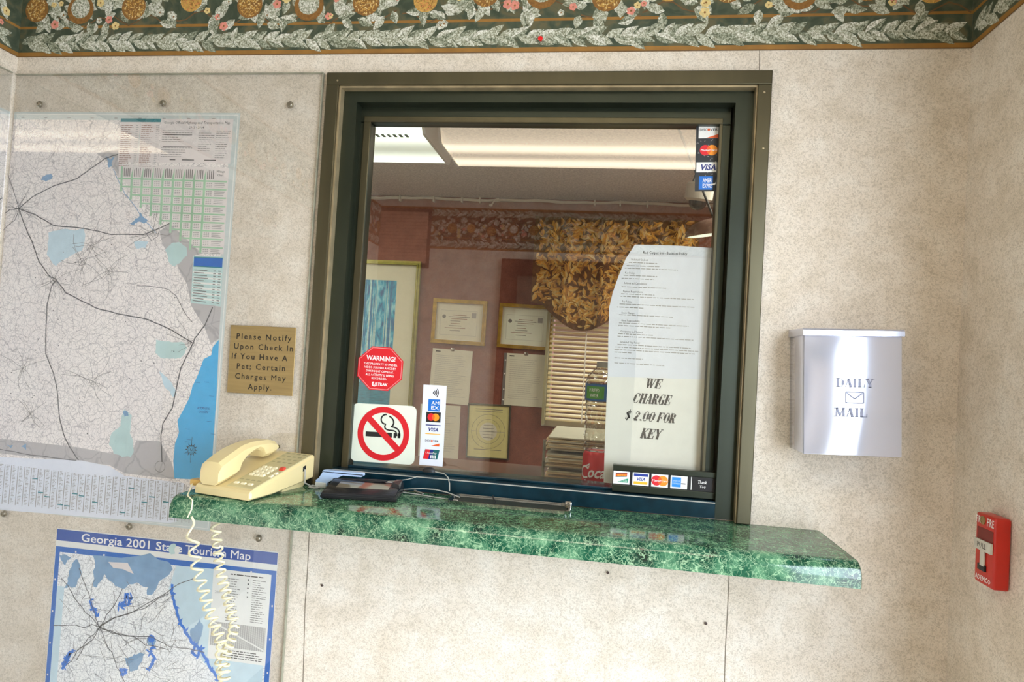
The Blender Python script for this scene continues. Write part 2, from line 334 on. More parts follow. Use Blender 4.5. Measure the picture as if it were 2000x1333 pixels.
class MB:
    """gathers solids into ONE mesh"""
    def __init__(s): s.bm = bmesh.new(); s.mats = []
    def _mi(s, m):
        if m not in s.mats: s.mats.append(m)
        return s.mats.index(m)
    def box(s, lo, hi, m, bevel=0.0, seg=2, xf=None):
        r = bmesh.ops.create_cube(s.bm, size=1.0); vs = r['verts']
        lo = Vector(lo); hi = Vector(hi); c = (lo + hi) / 2; d = hi - lo
        for v in vs: v.co = Vector((v.co.x * d.x, v.co.y * d.y, v.co.z * d.z)) + c
        fs = set(f for v in vs for f in v.link_faces)
        if bevel:
            es = list(set(e for v in vs for e in v.link_edges))
            g = bmesh.ops.bevel(s.bm, geom=es, offset=bevel, segments=seg, affect='EDGES', profile=0.5)
            fs = set(f for f in g['faces']) | set(f for f in fs if f.is_valid)
            vs = list(set(v for f in fs for v in f.verts))
        i = s._mi(m)
        for f in fs: f.material_index = i
        if xf is not None:
            for v in vs: v.co = xf @ v.co
        return s
    def ring(s, loops, m, cap=True, closed=False):
        """skin a list of equally long vertex loops"""
        i = s._mi(m); L = [[s.bm.verts.new(p) for p in lp] for lp in loops]; n = len(L[0])
        pairs = list(zip(L, L[1:])) + ([(L[-1], L[0])] if closed else [])
        for a, b in pairs:
            for k in range(n):
                f = s.bm.faces.new((a[k], a[(k + 1) % n], b[(k + 1) % n], b[k])); f.material_index = i
        if cap and not closed:
            for lp in (L[0][::-1], L[-1]):
                f = s.bm.faces.new(lp); f.material_index = i
        return s
    def tube(s, pts, r, m, n=8, closed=False):
        pts = [Vector(p) for p in pts]; loops = []; N = len(pts); up = Vector((0.13, 0.31, 0.94)).normalized(); prev = None
        for k, p in enumerate(pts):
            t = (pts[(k + 1) % N] - pts[k - 1]) if closed else (pts[min(k + 1, N - 1)] - pts[max(k - 1, 0)])
            t.normalize()
            a = (prev if prev is not None else t.cross(up)); a = a - t * a.dot(t)
            if a.length < 1e-6: a = t.orthogonal()
            a.normalize(); b = t.cross(a); prev = a
            rr = r[k] if isinstance(r, (list, tuple)) else r
            loops.append([p + a * math.cos(2 * math.pi * j / n) * rr + b * math.sin(2 * math.pi * j / n) * rr for j in range(n)])
        return s.ring(loops, m, cap=not closed, closed=closed)
    def lathe(s, prof, m, n=24, c=(0, 0, 0), axis='Z'):
        c = Vector(c); loops = []
        for r, h in prof:
            lp = []
            for j in range(n):
                a = 2 * math.pi * j / n
                q = (r * math.cos(a), r * math.sin(a), h)
                if axis == 'Y': q = (q[0], -h, q[1])
                lp.append(c + Vector(q))
            loops.append(lp)
        return s.ring(loops, m)
    def prism(s, poly, lo, hi, m, axis='X'):
        """poly in the other two axes, extruded from lo to hi along axis"""
        def q(a, p):
            return {'X': (a, p[0], p[1]), 'Y': (p[0], a, p[1]), 'Z': (p[0], p[1], a)}[axis]
        return s.ring([[q(lo, p) for p in poly], [q(hi, p) for p in poly]], m)
    def build(s, name, parent=None, loc=None, rot=None, smooth=True, ang=35):
        bmesh.ops.recalc_face_normals(s.bm, faces=s.bm.faces[:])
        me = bpy.data.meshes.new(name); s.bm.to_mesh(me); s.bm.free()
        for m in s.mats: me.materials.append(m)
        if smooth: me.shade_smooth(); me.set_sharp_from_angle(angle=R(ang))
        return link(name, me, parent, loc, rot)

_tc = {}
def text_geo(s, bold, res=2, sp=1.0):
    key = (s, bold, res, sp)
    if key not in _tc:
        cu = bpy.data.curves.new('t', 'FONT'); cu.body = s; cu.size = 1.0; cu.resolution_u = res; cu.offset = bold; cu.fill_mode = 'FRONT'; cu.space_character = sp
        ob = bpy.data.objects.new('t', cu); me = ob.to_mesh()
        v = [(p.co.x, p.co.y) for p in me.vertices]; f = [tuple(p.vertices) for p in me.polygons]
        ob.to_mesh_clear(); bpy.data.objects.remove(ob); bpy.data.curves.remove(cu)
        _tc[key] = (v, f)
    return _tc[key]

class Art:
    """flat printing: polygons in local u (right), v (up), stacked in hair-thin layers; builds ONE mesh facing -y"""
    EPS = 0.00022
    def __init__(s, eps=None):
        s.v = []; s.f = []; s.m = []; s.mats = []; s.eps = eps or Art.EPS
    def _mi(s, m):
        if m not in s.mats: s.mats.append(m)
        return s.mats.index(m)
    def raw(s, vs, fs, m, layer):
        b = len(s.v); s.v += [(x, y, layer) for x, y in vs]; i = s._mi(m)
        for f in fs: s.f.append(tuple(b + k for k in f)); s.m.append(i)
    def poly(s, pts, m, layer=1): s.raw(pts, [tuple(range(len(pts)))], m, layer)
    def rect(s, x0, y0, x1, y1, m, layer=1): s.poly([(x0, y0), (x1, y0), (x1, y1), (x0, y1)], m, layer)
    def disc(s, x, y, r, m, layer=1, n=24, ry=None):
        s.poly([(x + r * math.cos(2 * math.pi * k / n), y + (ry or r) * math.sin(2 * math.pi * k / n)) for k in range(n)], m, layer)
    def arc(s, x, y, r, w, m, layer=1, a0=0, a1=360, n=40):
        vs = []; fs = []
        for k in range(n + 1):
            a = R(a0 + (a1 - a0) * k / n)
            vs += [(x + (r - w / 2) * math.cos(a), y + (r - w / 2) * math.sin(a)), (x + (r + w / 2) * math.cos(a), y + (r + w / 2) * math.sin(a))]
        for k in range(n): fs.append((2 * k, 2 * k + 1, 2 * k + 3, 2 * k + 2))
        s.raw(vs, fs, m, layer)
    def stroke(s, pts, w, m, layer=1):
        n = len(pts); vs = []; fs = []
        for k, (x, y) in enumerate(pts):
            a = pts[max(k - 1, 0)]; b = pts[min(k + 1, n - 1)]; dx, dy = b[0] - a[0], b[1] - a[1]; l = math.hypot(dx, dy) or 1
            nx, ny = -dy / l * w / 2, dx / l * w / 2; vs += [(x + nx, y + ny), (x - nx, y - ny)]
        for k in range(n - 1): fs.append((2 * k, 2 * k + 1, 2 * k + 3, 2 * k + 2))
        s.raw(vs, fs, m, layer)
    def text(s, t, x, y, h, m, layer=2, bold=0.0, shear=0.0, width=None, align='C', res=2, rot=0.0, sp=1.0):
        """h = cap height; width squeezes or stretches the line to that length"""
        if 'M' in t and bold:      # this capital fills badly when fattened: overprint it instead
            d = bold * h * 0.9
            for k, (dx, dy) in enumerate(((-d, 0), (d, 0), (0, -d), (0, d))): s.text(t, x + dx, y + dy, h, m, layer + k * 0.12, 0.0, shear, width, align, res, rot, sp)
            return
        v, f = text_geo(t, bold, res, sp)
        if not v: return
        k = h / 0.70; x0 = min(p[0] for p in v); x1 = max(p[0] for p in v); kx = k if width is None else width / max(1e-6, x1 - x0)
        w = (x1 - x0) * kx; ox = {'C': -w / 2, 'L': 0, 'R': -w}[align]
        ca, sa = math.cos(rot), math.sin(rot); out = []
        for a, b in v:
            u = (a - x0) * kx + ox + b * k * shear; q = b * k
            out.append((x + u * ca - q * sa, y + u * sa + q * ca))
        s.raw(out, f, m, layer)
    def lines(s, x0, y0, x1, n, dy, h, m, layer=2, ragged=0.3, words=True):
        """unreadably small print: rows of word-length dashes"""
        for k in range(n):
            y = y0 - k * dy; x = x0; end = x1 - rnd.random() * ragged * (x1 - x0)
            while x < end:
                w = min(end - x, (0.5 + rnd.random() * 2.2) * h * 3)
                if w > h * 0.5: s.rect(x, y - h / 2, x + w, y + h / 2, m, layer)
                x += w + h * 1.1
    def leaf(s, x, y, ang, l, w, ma, mb, layer=2):
        c, si = math.cos(ang), math.sin(ang)
        def q(a, b): return (x + a * c - b * si, y + a * si + b * c)
        up = [(0, 0), (0.25 * l, 0.42 * w), (0.5 * l, 0.5 * w), (0.78 * l, 0.28 * w), (l, 0)]
        s.poly([q(*p) for p in up] , ma, layer)
        s.poly([q(a, -b) for a, b in up[::-1]], mb, layer)
    def mum(s, x, y, r, ms, layer=2, petals=46):
        s.disc(x, y, r * 0.97, ms[1], layer, 18)
        for k in range(petals):
            a = rnd.random() * 6.283; d = r * math.sqrt(rnd.random()) * 0.82; l = r * (0.10 + 0.16 * rnd.random())
            ang = rnd.uniform(0, 6.28); c, si = math.cos(ang), math.sin(ang); px, py = x + d * math.cos(a), y + d * math.sin(a); w = r * 0.045
            s.poly([(px - si * w, py + c * w), (px + si * w, py - c * w), (px + l * c, py + l * si)], rnd.choice(ms), layer + 0.3 + 0.6 * k / petals)
    def bloom(s, x, y, r, m, mc, layer=3, n=5):
        a0 = rnd.random() * 6
        for k in range(n):
            a = a0 + k * 6.283 / n; s.disc(x + r * 0.55 * math.cos(a), y + r * 0.55 * math.sin(a), r * 0.48, m, layer + 0.06 * k + rnd.random() * 0.03, 9)
        s.disc(x, y, r * 0.22, mc, layer + 0.4, 8)
    def build(s, name, parent=None, loc=None, rot=None, warp=None, back=0.0):
        """back > 0 gives the lowest sheet a solid thickness"""
        vs = [((u, -l * s.eps + (warp(u, v) if warp else 0.0), v)) for u, v, l in s.v]
        me = bpy.data.meshes.new(name)
        me.from_pydata(vs, [], s.f)
        for m in s.mats: me.materials.append(m)
        me.polygons.foreach_set('material_index', s.m); me.update()
        bm = bmesh.new(); bm.from_mesh(me)
        for f in bm.faces:
            f.normal_update()
            if f.normal.y > 0: f.normal_flip()
        bm.to_mesh(me); bm.free()
        return link(name, me, parent, loc, rot)

def sheet_mb(w, h, t, m, name, parent, corner=0.0, y0=0.0):
    """thin solid card, front at y = y0, back at y0 + t"""
    mb = MB(); n = 5
    if corner:
        pts = []
        for cx, cz, a0 in ((w / 2 - corner, h / 2 - corner, 0), (-w / 2 + corner, h / 2 - corner, 90), (-w / 2 + corner, -h / 2 + corner, 180), (w / 2 - corner, -h / 2 + corner, 270)):
            for k in range(n + 1):
                a = R(a0 + 90 * k / n); pts.append((cx + corner * math.cos(a), cz + corner * math.sin(a)))
    else: pts = [(-w / 2, -h / 2), (w / 2, -h / 2), (w / 2, h / 2), (-w / 2, h / 2)]
    mb.prism(pts, y0, y0 + t, m, axis='Y')
    return mb.build(name, parent, smooth=False)

def quad(tl, tr, br, bl, y):
    """pixel corners of a flat rectangle that stands in the plane y -> centre, width, height, tilt about y"""
    a, b, c, d = (P(*q, y) for q in (tl, tr, br, bl))
    w = ((b - a).length + (c - d).length) / 2; h = ((d - a).length + (c - b).length) / 2
    e = ((b - a) + (c - d)); t = -math.atan2(e.z, e.x)
    return (a + b + c + d) / 4, w, h, t

# ================================================================== SETTING
XL, XR, YR, ZB, ZCEIL = -1.392, 0.647, -2.33, 2.033, 2.34
HX0, HX1, HZ0, HZ1 = -0.606, 0.272, 1.075, 1.972
OY, OX0, OX1, OZ = 2.0, -2.3, 1.3, 2.235
def wall(name, boxes, m):
    mb = MB()
    for lo, hi in boxes: mb.box(lo, hi, m)
    return struct(mb.build(name, smooth=False))
wall('wall_front', [((OX0, 0, 0), (HX0, 0.13, 2.56)), ((HX1, 0, 0), (OX1, 0.13, 2.56)), ((HX0, 0, 0), (HX1, 0.13, HZ0)), ((HX0, 0, HZ1), (HX1, 0.13, 2.56))], M['wall'])
wall('wall_left', [((XL - 0.1, YR - 0.1, 0), (XL, 0, 2.40))], M['wall'])
wall('wall_right', [((XR, DOOR_Y1, 0), (XR + 0.1, 0, 2.40)), ((XR, YR - 0.1, 0), (XR + 0.1, DOOR_Y0, 2.40)), ((XR, DOOR_Y0, DOOR_Z), (XR + 0.1, DOOR_Y1, 2.40))], M['wall'])
wall('wall_rear', [((XL, YR - 0.1, 0), (XR, YR, 2.40))], M['wall'])
wall('ceiling', [((XL, YR, ZCEIL), (XR, 0, ZCEIL + 0.1))], M['ceil'])
wall('floor', [((XL - 0.1, YR - 0.1, -0.05), (XR + 0.1, 0, 0))], M['floor'])
wall('floor_office', [((OX0, 0, -0.05), (OX1, OY, 0))], M['floor'])
WX0, WX1, WZ0, WZ1 = -0.27, 0.20, 1.10, 1.66
wall('wall_office_back', [((OX0 - 0.1, OY, 0), (WX0, OY + 0.1, 2.56)), ((WX1, OY, 0), (OX1 + 0.1, OY + 0.1, 2.56)), ((WX0, OY, 0), (WX1, OY + 0.1, WZ0)), ((WX0, OY, WZ1), (WX1, OY + 0.1, 2.56))], M['mauve'])
wall('wall_office_left', [((OX0 - 0.1, 0, 0), (OX0, OY, 2.56))], M['mauve'])
wall('wall_office_right', [((OX1, 0, 0), (OX1 + 0.1, OY, 2.56))], M['mauve'])
wall('ceiling_office', [((OX0, 0.13, OZ), (OX1, OY, OZ + 0.1))], M['ceil'])
M['sky_screen'] = mat('dark_brown_sky_screen', rgb(96, 74, 50), 0.9, var=0.2, scale=6)
wall('added_sky_screen', [((-2.5, 2.75, 0), (2.0, 2.83, 1.80))], M['sky_screen'])  # added dark screen: backs the blind gaps and limits sky light on the slats
wall('ground', [((-8, -9, -0.12), (9, 9, -0.06))], M['asphalt'])
for ox in (-1.72, 0.85):          # fill lights added to brighten the office, unseen beside the window opening
    al = bpy.data.lights.new('office_fill_light', 'AREA'); al.shape = 'RECTANGLE'; al.size = 0.5; al.size_y = 0.9; al.energy = 24; al.color = (0.97, 1.0, 0.92)
    alo = bpy.data.objects.new('office_fill_light', al); alo.location = (ox, 0.95, OZ - .02); C.objects.link(alo)
portal('office_window_portal', (0, OY + 0.04, (WZ0 + WZ1) / 2), (R(-90), 0, 0), WX1 - WX0, WZ1 - WZ0)

# --- doors: the glazed entrance on the right (out of the frame) and the dark door behind the camera
mb = MB()
for lo, hi in (((XR - 0.012, DOOR_Y1 - 0.005, 0), (XR + 0.112, DOOR_Y1 + 0.05, DOOR_Z + 0.05)), ((XR - 0.012, DOOR_Y0 - 0.05, 0), (XR + 0.112, DOOR_Y0 + 0.005, DOOR_Z + 0.05)), ((XR - 0.012, DOOR_Y0 + 0.005, DOOR_Z - 0.005), (XR + 0.112, DOOR_Y1 - 0.005, DOOR_Z + 0.05))):
    mb.box(lo, hi, M['bronze'])
struct(mb.build('door_1', smooth=False))
GY = 0.055
def mirror_rear(px, py):          # a spot on the rear wall that the window glass reflects towards this line of sight
    d = ray(px, py); t = (2 * GY - YR - EYE.y) / d.y; q = EYE + d * t
    return q
dq = mirror_rear(982, 507); dr = mirror_rear(1012, 540)
mb = MB(); dx1 = dq.x + 0.80
mb.box((dq.x, YR, 0), (dr.x, YR + 0.03, dq.z), M['door_wood']); mb.box((dx1 - 0.07, YR, 0), (dx1, YR + 0.03, dq.z), M['door_wood'])
mb.box((dr.x, YR, dr.z), (dx1 - 0.07, YR + 0.03, dq.z), M['door_wood']); mb.box((dr.x, YR, 0), (dx1 - 0.07, YR + 0.015, dr.z), M['curtain_grey'])
struct(mb.build('door_2', smooth=False))

wa, wb_ = mirror_rear(716, 412), mirror_rear(832, 515); mb = MB(); nsl = 15  # slatted panel added on the rear wall for a striped reflection in the glass
for k in range(nsl):
    z = wb_.z + (wa.z - wb_.z) * (k + .5) / nsl; mb.box((wa.x - .3, YR + .006, z - .011), (wb_.x, YR + .012, z + .008), M['rear_slat'])
mb.box((wa.x - .33, YR, wb_.z - .03), (wb_.x + .02, YR + .005, wa.z + .02), M['curtain_grey']); struct(mb.build('reflected_slat_panel', smooth=False))
# --- wallpaper border above the service window: printed leaves, mums and a gold stripe
BW = 0.25
def border_art(x0, x1, seed):
    rnd.seed(seed); a = Art(0.00012)
    a.rect(x0, 0, x1, BW, M['b_green'], 0)
    a.rect(x0, 0.0, x1, 0.011, M['b_gold'], 1); a.rect(x0, 0.0, x1, 0.0022, M['b_twig'], 1.5)
    a.rect(x0, 0.066, x1, 0.072, M['b_gold'], 1); a.rect(x0, BW - 0.011, x1, BW, M['b_gold'], 1)
    ml = [M['b_leaf'], M['b_leaf'], M['b_leaf3'], M['b_leaf2']]
    for zc in (0.033, BW - 0.033):
        x = x0 + 0.006
        while x < x1 - 0.045:
            for sg in (1, -1):
                k = rnd.uniform(0.88, 1.12)
                a.leaf(x + rnd.uniform(-.004, .004) + (0.012 if sg < 0 else 0), zc - sg * 0.002, sg * R(rnd.uniform(20, 38)), 0.046 * k, 0.0185 * k, rnd.choice(ml), rnd.choice(ml[:2] + ml[3:]), 3 + rnd.random())
            if rnd.random() < 0.3: a.leaf(x + 0.006, zc, R(rnd.uniform(-40, 70)), 0.034, 0.014, M['b_leaf3'], M['b_leaf'], 4.2)
            x += 0.0275
    x = x0 + 0.04; k = 0
    while x < x1 - 0.05:
        zc = 0.116 + rnd.uniform(-0.010, 0.012); kind = k % 4
        pts = [(x - 0.05 + 0.02 * j, zc - 0.03 + 0.012 * math.sin(j * 1.3 + k)) for j in range(7) if x0 < x - 0.05 + 0.02 * j < x1]
        if len(pts) > 1: a.stroke(pts, 0.003, M['b_twig'], 1.8)
        for j in range(26):
            an = rnd.uniform(0, 6.28); lx = x + rnd.uniform(-.075, .075)
            if x0 + 0.05 < lx < x1 - 0.05: a.leaf(lx, zc + rnd.uniform(-.045, .06), an, rnd.uniform(.024, .044), 0.019, rnd.choice(ml), rnd.choice(ml), 2.2 + rnd.random())
        if kind in (0, 2): a.mum(x, zc, 0.031, [M['b_mum'], M['b_mum2'], M['b_mum'], M['b_cream']], 4, 170)
        elif kind == 1: a.disc(x, zc, 0.034, M['b_mum2'], 3.9, 18); a.mum(x, zc + 0.004, 0.025, [M['b_white'], M['b_leaf'], M['b_white']], 4.2, 170)
        else: a.mum(x, zc + 0.006, 0.027, [M['b_orange'], M['b_mum'], M['b_mum2']], 4, 160)
        for j in range(4):
            bx = x + rnd.choice((-1, 1)) * rnd.uniform(.035, .075)
            if x0 + 0.015 < bx < x1 - 0.015:
                m = rnd.choice([M['b_pink'], M['b_cream'], M['b_cream'], M['b_leaf3'], M['b_pink']])
                a.bloom(bx, zc + rnd.uniform(-.050, .03), rnd.uniform(.006, .011), m, M['b_mum2'], 5)
        x += 0.112 + rnd.uniform(0, 0.03); k += 1
    return a
struct(border_art(XL + 0.001, XR - 0.001, 3).build('trim_1', loc=(0, -0.0006, ZB)))
struct(border_art(0, abs(YR), 5).build('trim_2', loc=(XR - 0.0006, 0, ZB), rot=(0, 0, R(-90))))
struct(border_art(-abs(YR), 0, 6).build('trim_3', loc=(XL + 0.0006, 0, ZB), rot=(0, 0, R(90))))
t4 = bpy.data.objects['trim_1'].copy(); t4.name = 'trim_4'; C.objects.link(t4); t4.location = (XL + XR, YR + 0.0006, ZB); t4.rotation_euler = (0, 0, R(180))
# --- panel joints of the wall covering
def seam(name, pts):
    a = Art(0.0003); q = [P(*p) for p in pts]; a.stroke([(v.x, v.z) for v in q], 0.0017, M['seam'], 1)
    struct(a.build(name))
seam('trim_5', [(1424, 1120), (1421, 1190), (1417, 1262), (1414.5, 1345)])
seam('trim_6', [(604, 1040), (601, 1110), (596, 1180), (591.5, 1345)])
seam('trim_7', [(1483.5, 99), (1483, 137)])

# --- service window
win = struct(bpy.data.objects.new('window_1', None)); C.objects.link(win); win.location = (-0.167, 0, 1.11)
WL = Vector(win.location)
def frame_ring(name, o, i, y0, y1, m, bevel=0.0, lip=None, sides='LRTB'):
    """rectangular ring; o and i = (x0, x1, z0, z1) outer and inner"""
    mb = MB(); ox0, ox1, oz0, oz1 = o; ix0, ix1, iz0, iz1 = i
    if 'T' in sides: mb.box((ox0, y0, iz1), (ox1, y1, oz1), m, bevel)
    if 'B' in sides: mb.box((ox0, y0, oz0), (ox1, y1, iz0), m, bevel)
    zb = iz0 if 'B' in sides else oz0
    if 'L' in sides: mb.box((ox0, y0, zb), (ix0, y1, iz1), m, bevel)
    if 'R' in sides: mb.box((ix1, y0, zb), (ox1, y1, iz1), m, bevel)
    ob = mb.build(name, win, smooth=False); ob.location = -WL; return ob
CT = 1.1115                                     # top of the counter
o0 = P(638.4, 144.1, -0.012); o1 = P(1509.8, 136.6, -0.012); i0 = P(661, 169, -0.012); i1 = P(1481.5, 164, -0.012)
OUT = (o0.x, o1.x, CT + 0.001, o1.z); INN = (i0.x, i1.x, CT + 0.001, i1.z)
frame_ring('outer_trim', OUT, INN, -0.012, 0.004, M['bronze'], 0.0015, sides='LRT')
e = 0.004
frame_ring('trim_edge', INN, (INN[0] + e, INN[1] - e * 0.5, INN[2], INN[3] - e), -0.006, 0.016, M['tan_edge'], sides='LRT')
a0 = P(697, 206, 0.012); a1 = P(1437, 201, 0.012)
MAIN = (a0.x, a1.x, CT + 0.034, a1.z)
frame_ring('main_frame', (INN[0] + e, INN[1] - e * 0.5, CT + 0.001, INN[3] - e), MAIN, 0.012, 0.125, M['bronze_dark'], sides='LRT')
mb = MB(); mb.box((MAIN[0] + .0002, 0.0122, CT + 0.001), (MAIN[1] - .0002, 0.125, MAIN[2]), M['sill_reflection']); ob = mb.build('sill', win, smooth=False); ob.location = -WL
b0 = P(705, 218, 0.040); b1 = P(1414, 216, 0.040)
SASH = (b0.x - 0.012, b1.x + 0.016, CT + 0.034, b1.z + 0.012)
g0 = P(729, 243, 0.052); g1 = P(1403.5, 243, 0.052); gb = P(690, 905, 0.052)
frame_ring('sash', SASH, (g0.x, g1.x, gb.z - 0.002, g0.z), 0.040, 0.070, M['bronze_dark'], 0.002, sides='LRT')
mb = MB(); mb.box((g0.x, 0.0385, SASH[2]), (g1.x, 0.070, gb.z - 0.002), M['sill_reflection'], .001); ob = mb.build('sash_rail', win, smooth=False); ob.location = -WL
frame_ring('sash_bead', (b0.x + 0.010, b1.x - 0.001, gb.z - 0.012, g0.z + 0.012), (g0.x, g1.x, gb.z - 0.002, g0.z), 0.036, 0.0405, M['bronze'], 0.001, sides='LRT')
mb = MB(); mb.box((MAIN[0], 0.0115, CT + 0.030), (MAIN[1], 0.020, CT + 0.0325), M['pale_cord'], 0.0008)
ob = mb.build('sill_track', win, smooth=False); ob.location = -WL
mb = MB(); mb.box((g0.x - 0.004, GY - 0.002, gb.z - 0.006), (g1.x + 0.004, GY + 0.003, g0.z + 0.004), M['glass'])
ob = mb.build('glass_pane', win, smooth=False); ob.location = -WL
for p in ((659, 157), (1493, 180), (1491, 290)):
    mb = MB(); q = P(*p, -0.0125); mb.lathe([(0.0022, 0), (0.0018, 0.0008), (0.0, 0.0012)], M['tan_edge'], 10, (q.x, -0.0122, q.z), 'Y'); ob = mb.build('trim_screw', win); ob.location = -WL

# ================================================================== COUNTER
ct = thing('countertop', 'long green marbled laminate counter shelf with a rounded front edge, under the service window', 'counter', (-0.18, -0.1, CT))
cl, cr = -0.772, 0.4145
def counter_profile():
    zt, yb = 0.0, -0.2102 + 0.1
    pts = [(0.1 - 0.0070, zt), (-0.085, zt)]
    r = 0.024
    for k in range(1, 8):
        a = R(90 + 90 * k / 7); pts.append((yb + r + r * math.cos(a), zt - r + r * math.sin(a)))
    pts += [(yb, -0.0385), (yb + 0.016, -0.0385), (yb + 0.016, -0.030), (0.1 - 0.0070, -0.030)]
    return pts
mb = MB(); mb.prism(counter_profile(), cl + 0.18, cr + 0.18, M['marble'], 'X'); mb.box((-0.626 + 0.18, 0.0925, -0.030), (cr + 0.18, 0.0997, 0.0), M['marble']); mb.box((HX0 + 0.185, 0.099, -0.030), (HX1 + 0.175, 0.1115, 0.0), M['marble'])
mb.build('slab', ct, ang=25)
for x0, x1 in ((cl + 0.18 - 0.0012, cl + 0.18 - 0.0001), (cr + 0.18 + 0.0001, cr + 0.18 + 0.0012)): mb = MB(); mb.prism(counter_profile(), x0, x1, M['edge_board'], 'X'); mb.build('end_cap', ct, ang=25)

# ================================================================== PLASTIC SHEETS AND MAPS
ACR_Y = -0.006
ax0, ax1, azt = XL + 0.004, P(634, 147).x, P(300, 146).z
acr = thing('acrylic_sheet', 'large clear plastic sheet screwed over the maps beside the service window', 'plastic sheet', (-1.01, -0.004, 0.45))
mb = MB(); mb.box((ax0 + 1.01, -0.0025, -0.05), (ax1 + 1.01, 0.0025, azt - 0.45), M['plexi']); mb.build('panel', acr, smooth=False)
mb = MB()
mb.box((ax0 + 1.01, -0.0032, azt - 0.4515), (ax1 + 1.01, 0.0030, azt - 0.4495), M['plexi_edge']); mb.box((ax1 + 1.0085, -0.0032, -0.05), (ax1 + 1.0105, 0.0030, azt - 0.45), M['plexi_edge'])
mb.build('polished_edge', acr, smooth=False)
for p in ((78.5, 204.5), (319, 202.5), (567.5, 205.5), (8.5, 1003.5), (253, 1028.5), (505.5, 1051.5)):
    q = P(*p, ACR_Y)
    mb = MB(); mb.lathe([(0.0078, 0), (0.0078, 0.0012), (0.0058, 0.002), (0.0054, 0.0042), (0.0042, 0.0052), (0.0022, 0.0052), (0.0018, 0.0040), (0.0, 0.0040)], M['screw'], 20, (0, 0, 0), 'Y')
    mb.build('screw', acr, loc=(q.x + 1.01, -0.0032, q.z - 0.45))
la = thing('acrylic_sheet', 'clear plastic sheet on the left side wall, meeting the larger one in the corner', 'plastic sheet', (XL + 0.004, -0.62, 0.45))
mb = MB(); mb.box((-0.0025, -0.60, -0.05), (0.0025, 0.605, azt - 0.45), M['plexi_side']); mb.build('panel', la, smooth=False)
mb = MB(); mb.box((-0.003, -0.60, azt - 0.4515), (0.0032, 0.605, azt - 0.4495), M['plexi_edge']); mb.build('polished_edge', la, smooth=False)

def local(px, ox, oz, y=0.0):
    q = P(*px, y); return (q.x - ox, q.z - oz)
def loc(pts, ox, oz): return [local(p, ox, oz) for p in pts]
def shore(pts, rough=0.16, it=3):
    for _ in range(it):
        out = []
        for p, q in zip(pts, pts[1:] + pts[:1]):
            dx, dy = q[0] - p[0], q[1] - p[1]; k = rnd.uniform(-rough, rough); out += [p, ((p[0] + q[0]) / 2 - dy * k, (p[1] + q[1]) / 2 + dx * k)]
        pts = out
    return pts
def smooth_line(pts, jit=0.0, sub=4):
    out = []
    for a, b in zip(pts, pts[1:]):
        for k in range(sub):
            t = k / sub; out.append((a[0] + (b[0] - a[0]) * t + rnd.uniform(-jit, jit), a[1] + (b[1] - a[1]) * t + rnd.uniform(-jit, jit)))
    return out + [pts[-1]]
# --- road map
rnd.seed(21)
MX, MZ = -1.1, 1.45
rm = thing('road_map', 'large pale state highway map with bright blue ocean and green mileage chart, behind clear plastic', 'map', (MX, -0.0003, MZ))
mx0, mx1, mz0, mz1 = XL + 0.003 - MX, -0.8225 - MX, 0.990 - MZ, 1.9045 - MZ
a = Art(); a.rect(mx0, mz0, mx1, mz1, M['map_margin'], 0); a.rect(mx0, mz0 + 0.004, mx1 - 0.004, mz1 - 0.004, M['white'], 0.5)
a.rect(mx0, mz0 + 0.005, mx1 - 0.006, mz1 - 0.006, M['map_margin'], 1); a.rect(mx0, mz0 + 0.02, mx1 - 0.020, mz1 - 0.018, M['map_land'], 1.5)
for k in range(9): a.rect(mx0 + 0.02 + k * 0.06, mz1 - 0.0145, mx0 + 0.028 + k * 0.06, mz1 - 0.0125, M['ink_soft'], 2)
L1 = lambda pts: loc(pts, MX, MZ)
a.poly(L1([(312, 452), (333, 436), (346, 441), (410, 492), (379, 500), (374, 590), (432, 600), (428, 662), (412, 672), (400, 640), (374, 598), (366, 556), (352, 532), (344, 512), (330, 498), (318, 478)]), M['state_grey'], 2)
a.poly(L1([(0, 857), (150, 874), (256, 893), (266, 862), (312, 862), (336, 905), (344, 937), (244, 925), (214, 909), (0, 886)]), M['state_grey'], 2)
a.poly(L1([(190, 300), (232, 292), (234, 345), (222, 330), (210, 316)]), M['state_grey'], 2)
a.poly(L1([(428, 664), (424, 760), (412, 938), (341, 935), (339, 900), (342, 868), (350, 845), (347, 822), (361, 796), (371, 776), (376, 756), (388, 730), (398, 702), (413, 694), (416, 678)]), M['ocean'], 2.2)
for k in range(16):
    p = (352 + rnd.random() * 60, 700 + rnd.random() * 200); a.stroke(L1([p, (p[0] + 9, p[1] + 1)]), 0.0006, M['c_navy'], 2.4)
for pts, m in (([(323, 488), (336, 475), (352, 474), (365, 484), (366, 500), (352, 514), (342, 521), (330, 512)], 'pale_teal'), ([(305, 664), (355, 668), (366, 680), (352, 700), (318, 700), (304, 690)], 'pale_teal'),
               ([(243, 800), (258, 812), (262, 880), (256, 894), (222, 886), (213, 868), (218, 848), (236, 832)], 'pale_teal'), ([(95, 455), (165, 447), (160, 490), (110, 520), (92, 498)], 'pale_blue'),
               ([(312, 725), (330, 742), (346, 770), (338, 776), (322, 756)], 'pale_blue'), ([(262, 472), (290, 472), (285, 485), (266, 486)], 'pale_blue')):
    a.poly(shore(L1(pts), 0.10), M[m], 2.35)
for pts in ([(205, 305), (215, 312), (226, 305), (219, 325), (213, 328)], [(250, 437), (262, 432), (272, 424), (274, 415), (281, 425), (290, 430), (281, 437), (274, 433), (262, 440)], [(80, 352), (100, 340), (104, 345), (90, 355)], [(14, 869), (26, 870), (22, 876)], [(42, 873), (52, 866), (51, 880)], [(240, 805), (248, 803), (252, 812), (243, 814)]):
    a.poly(shore(L1(pts)), M['steel_blue'], 2.5)
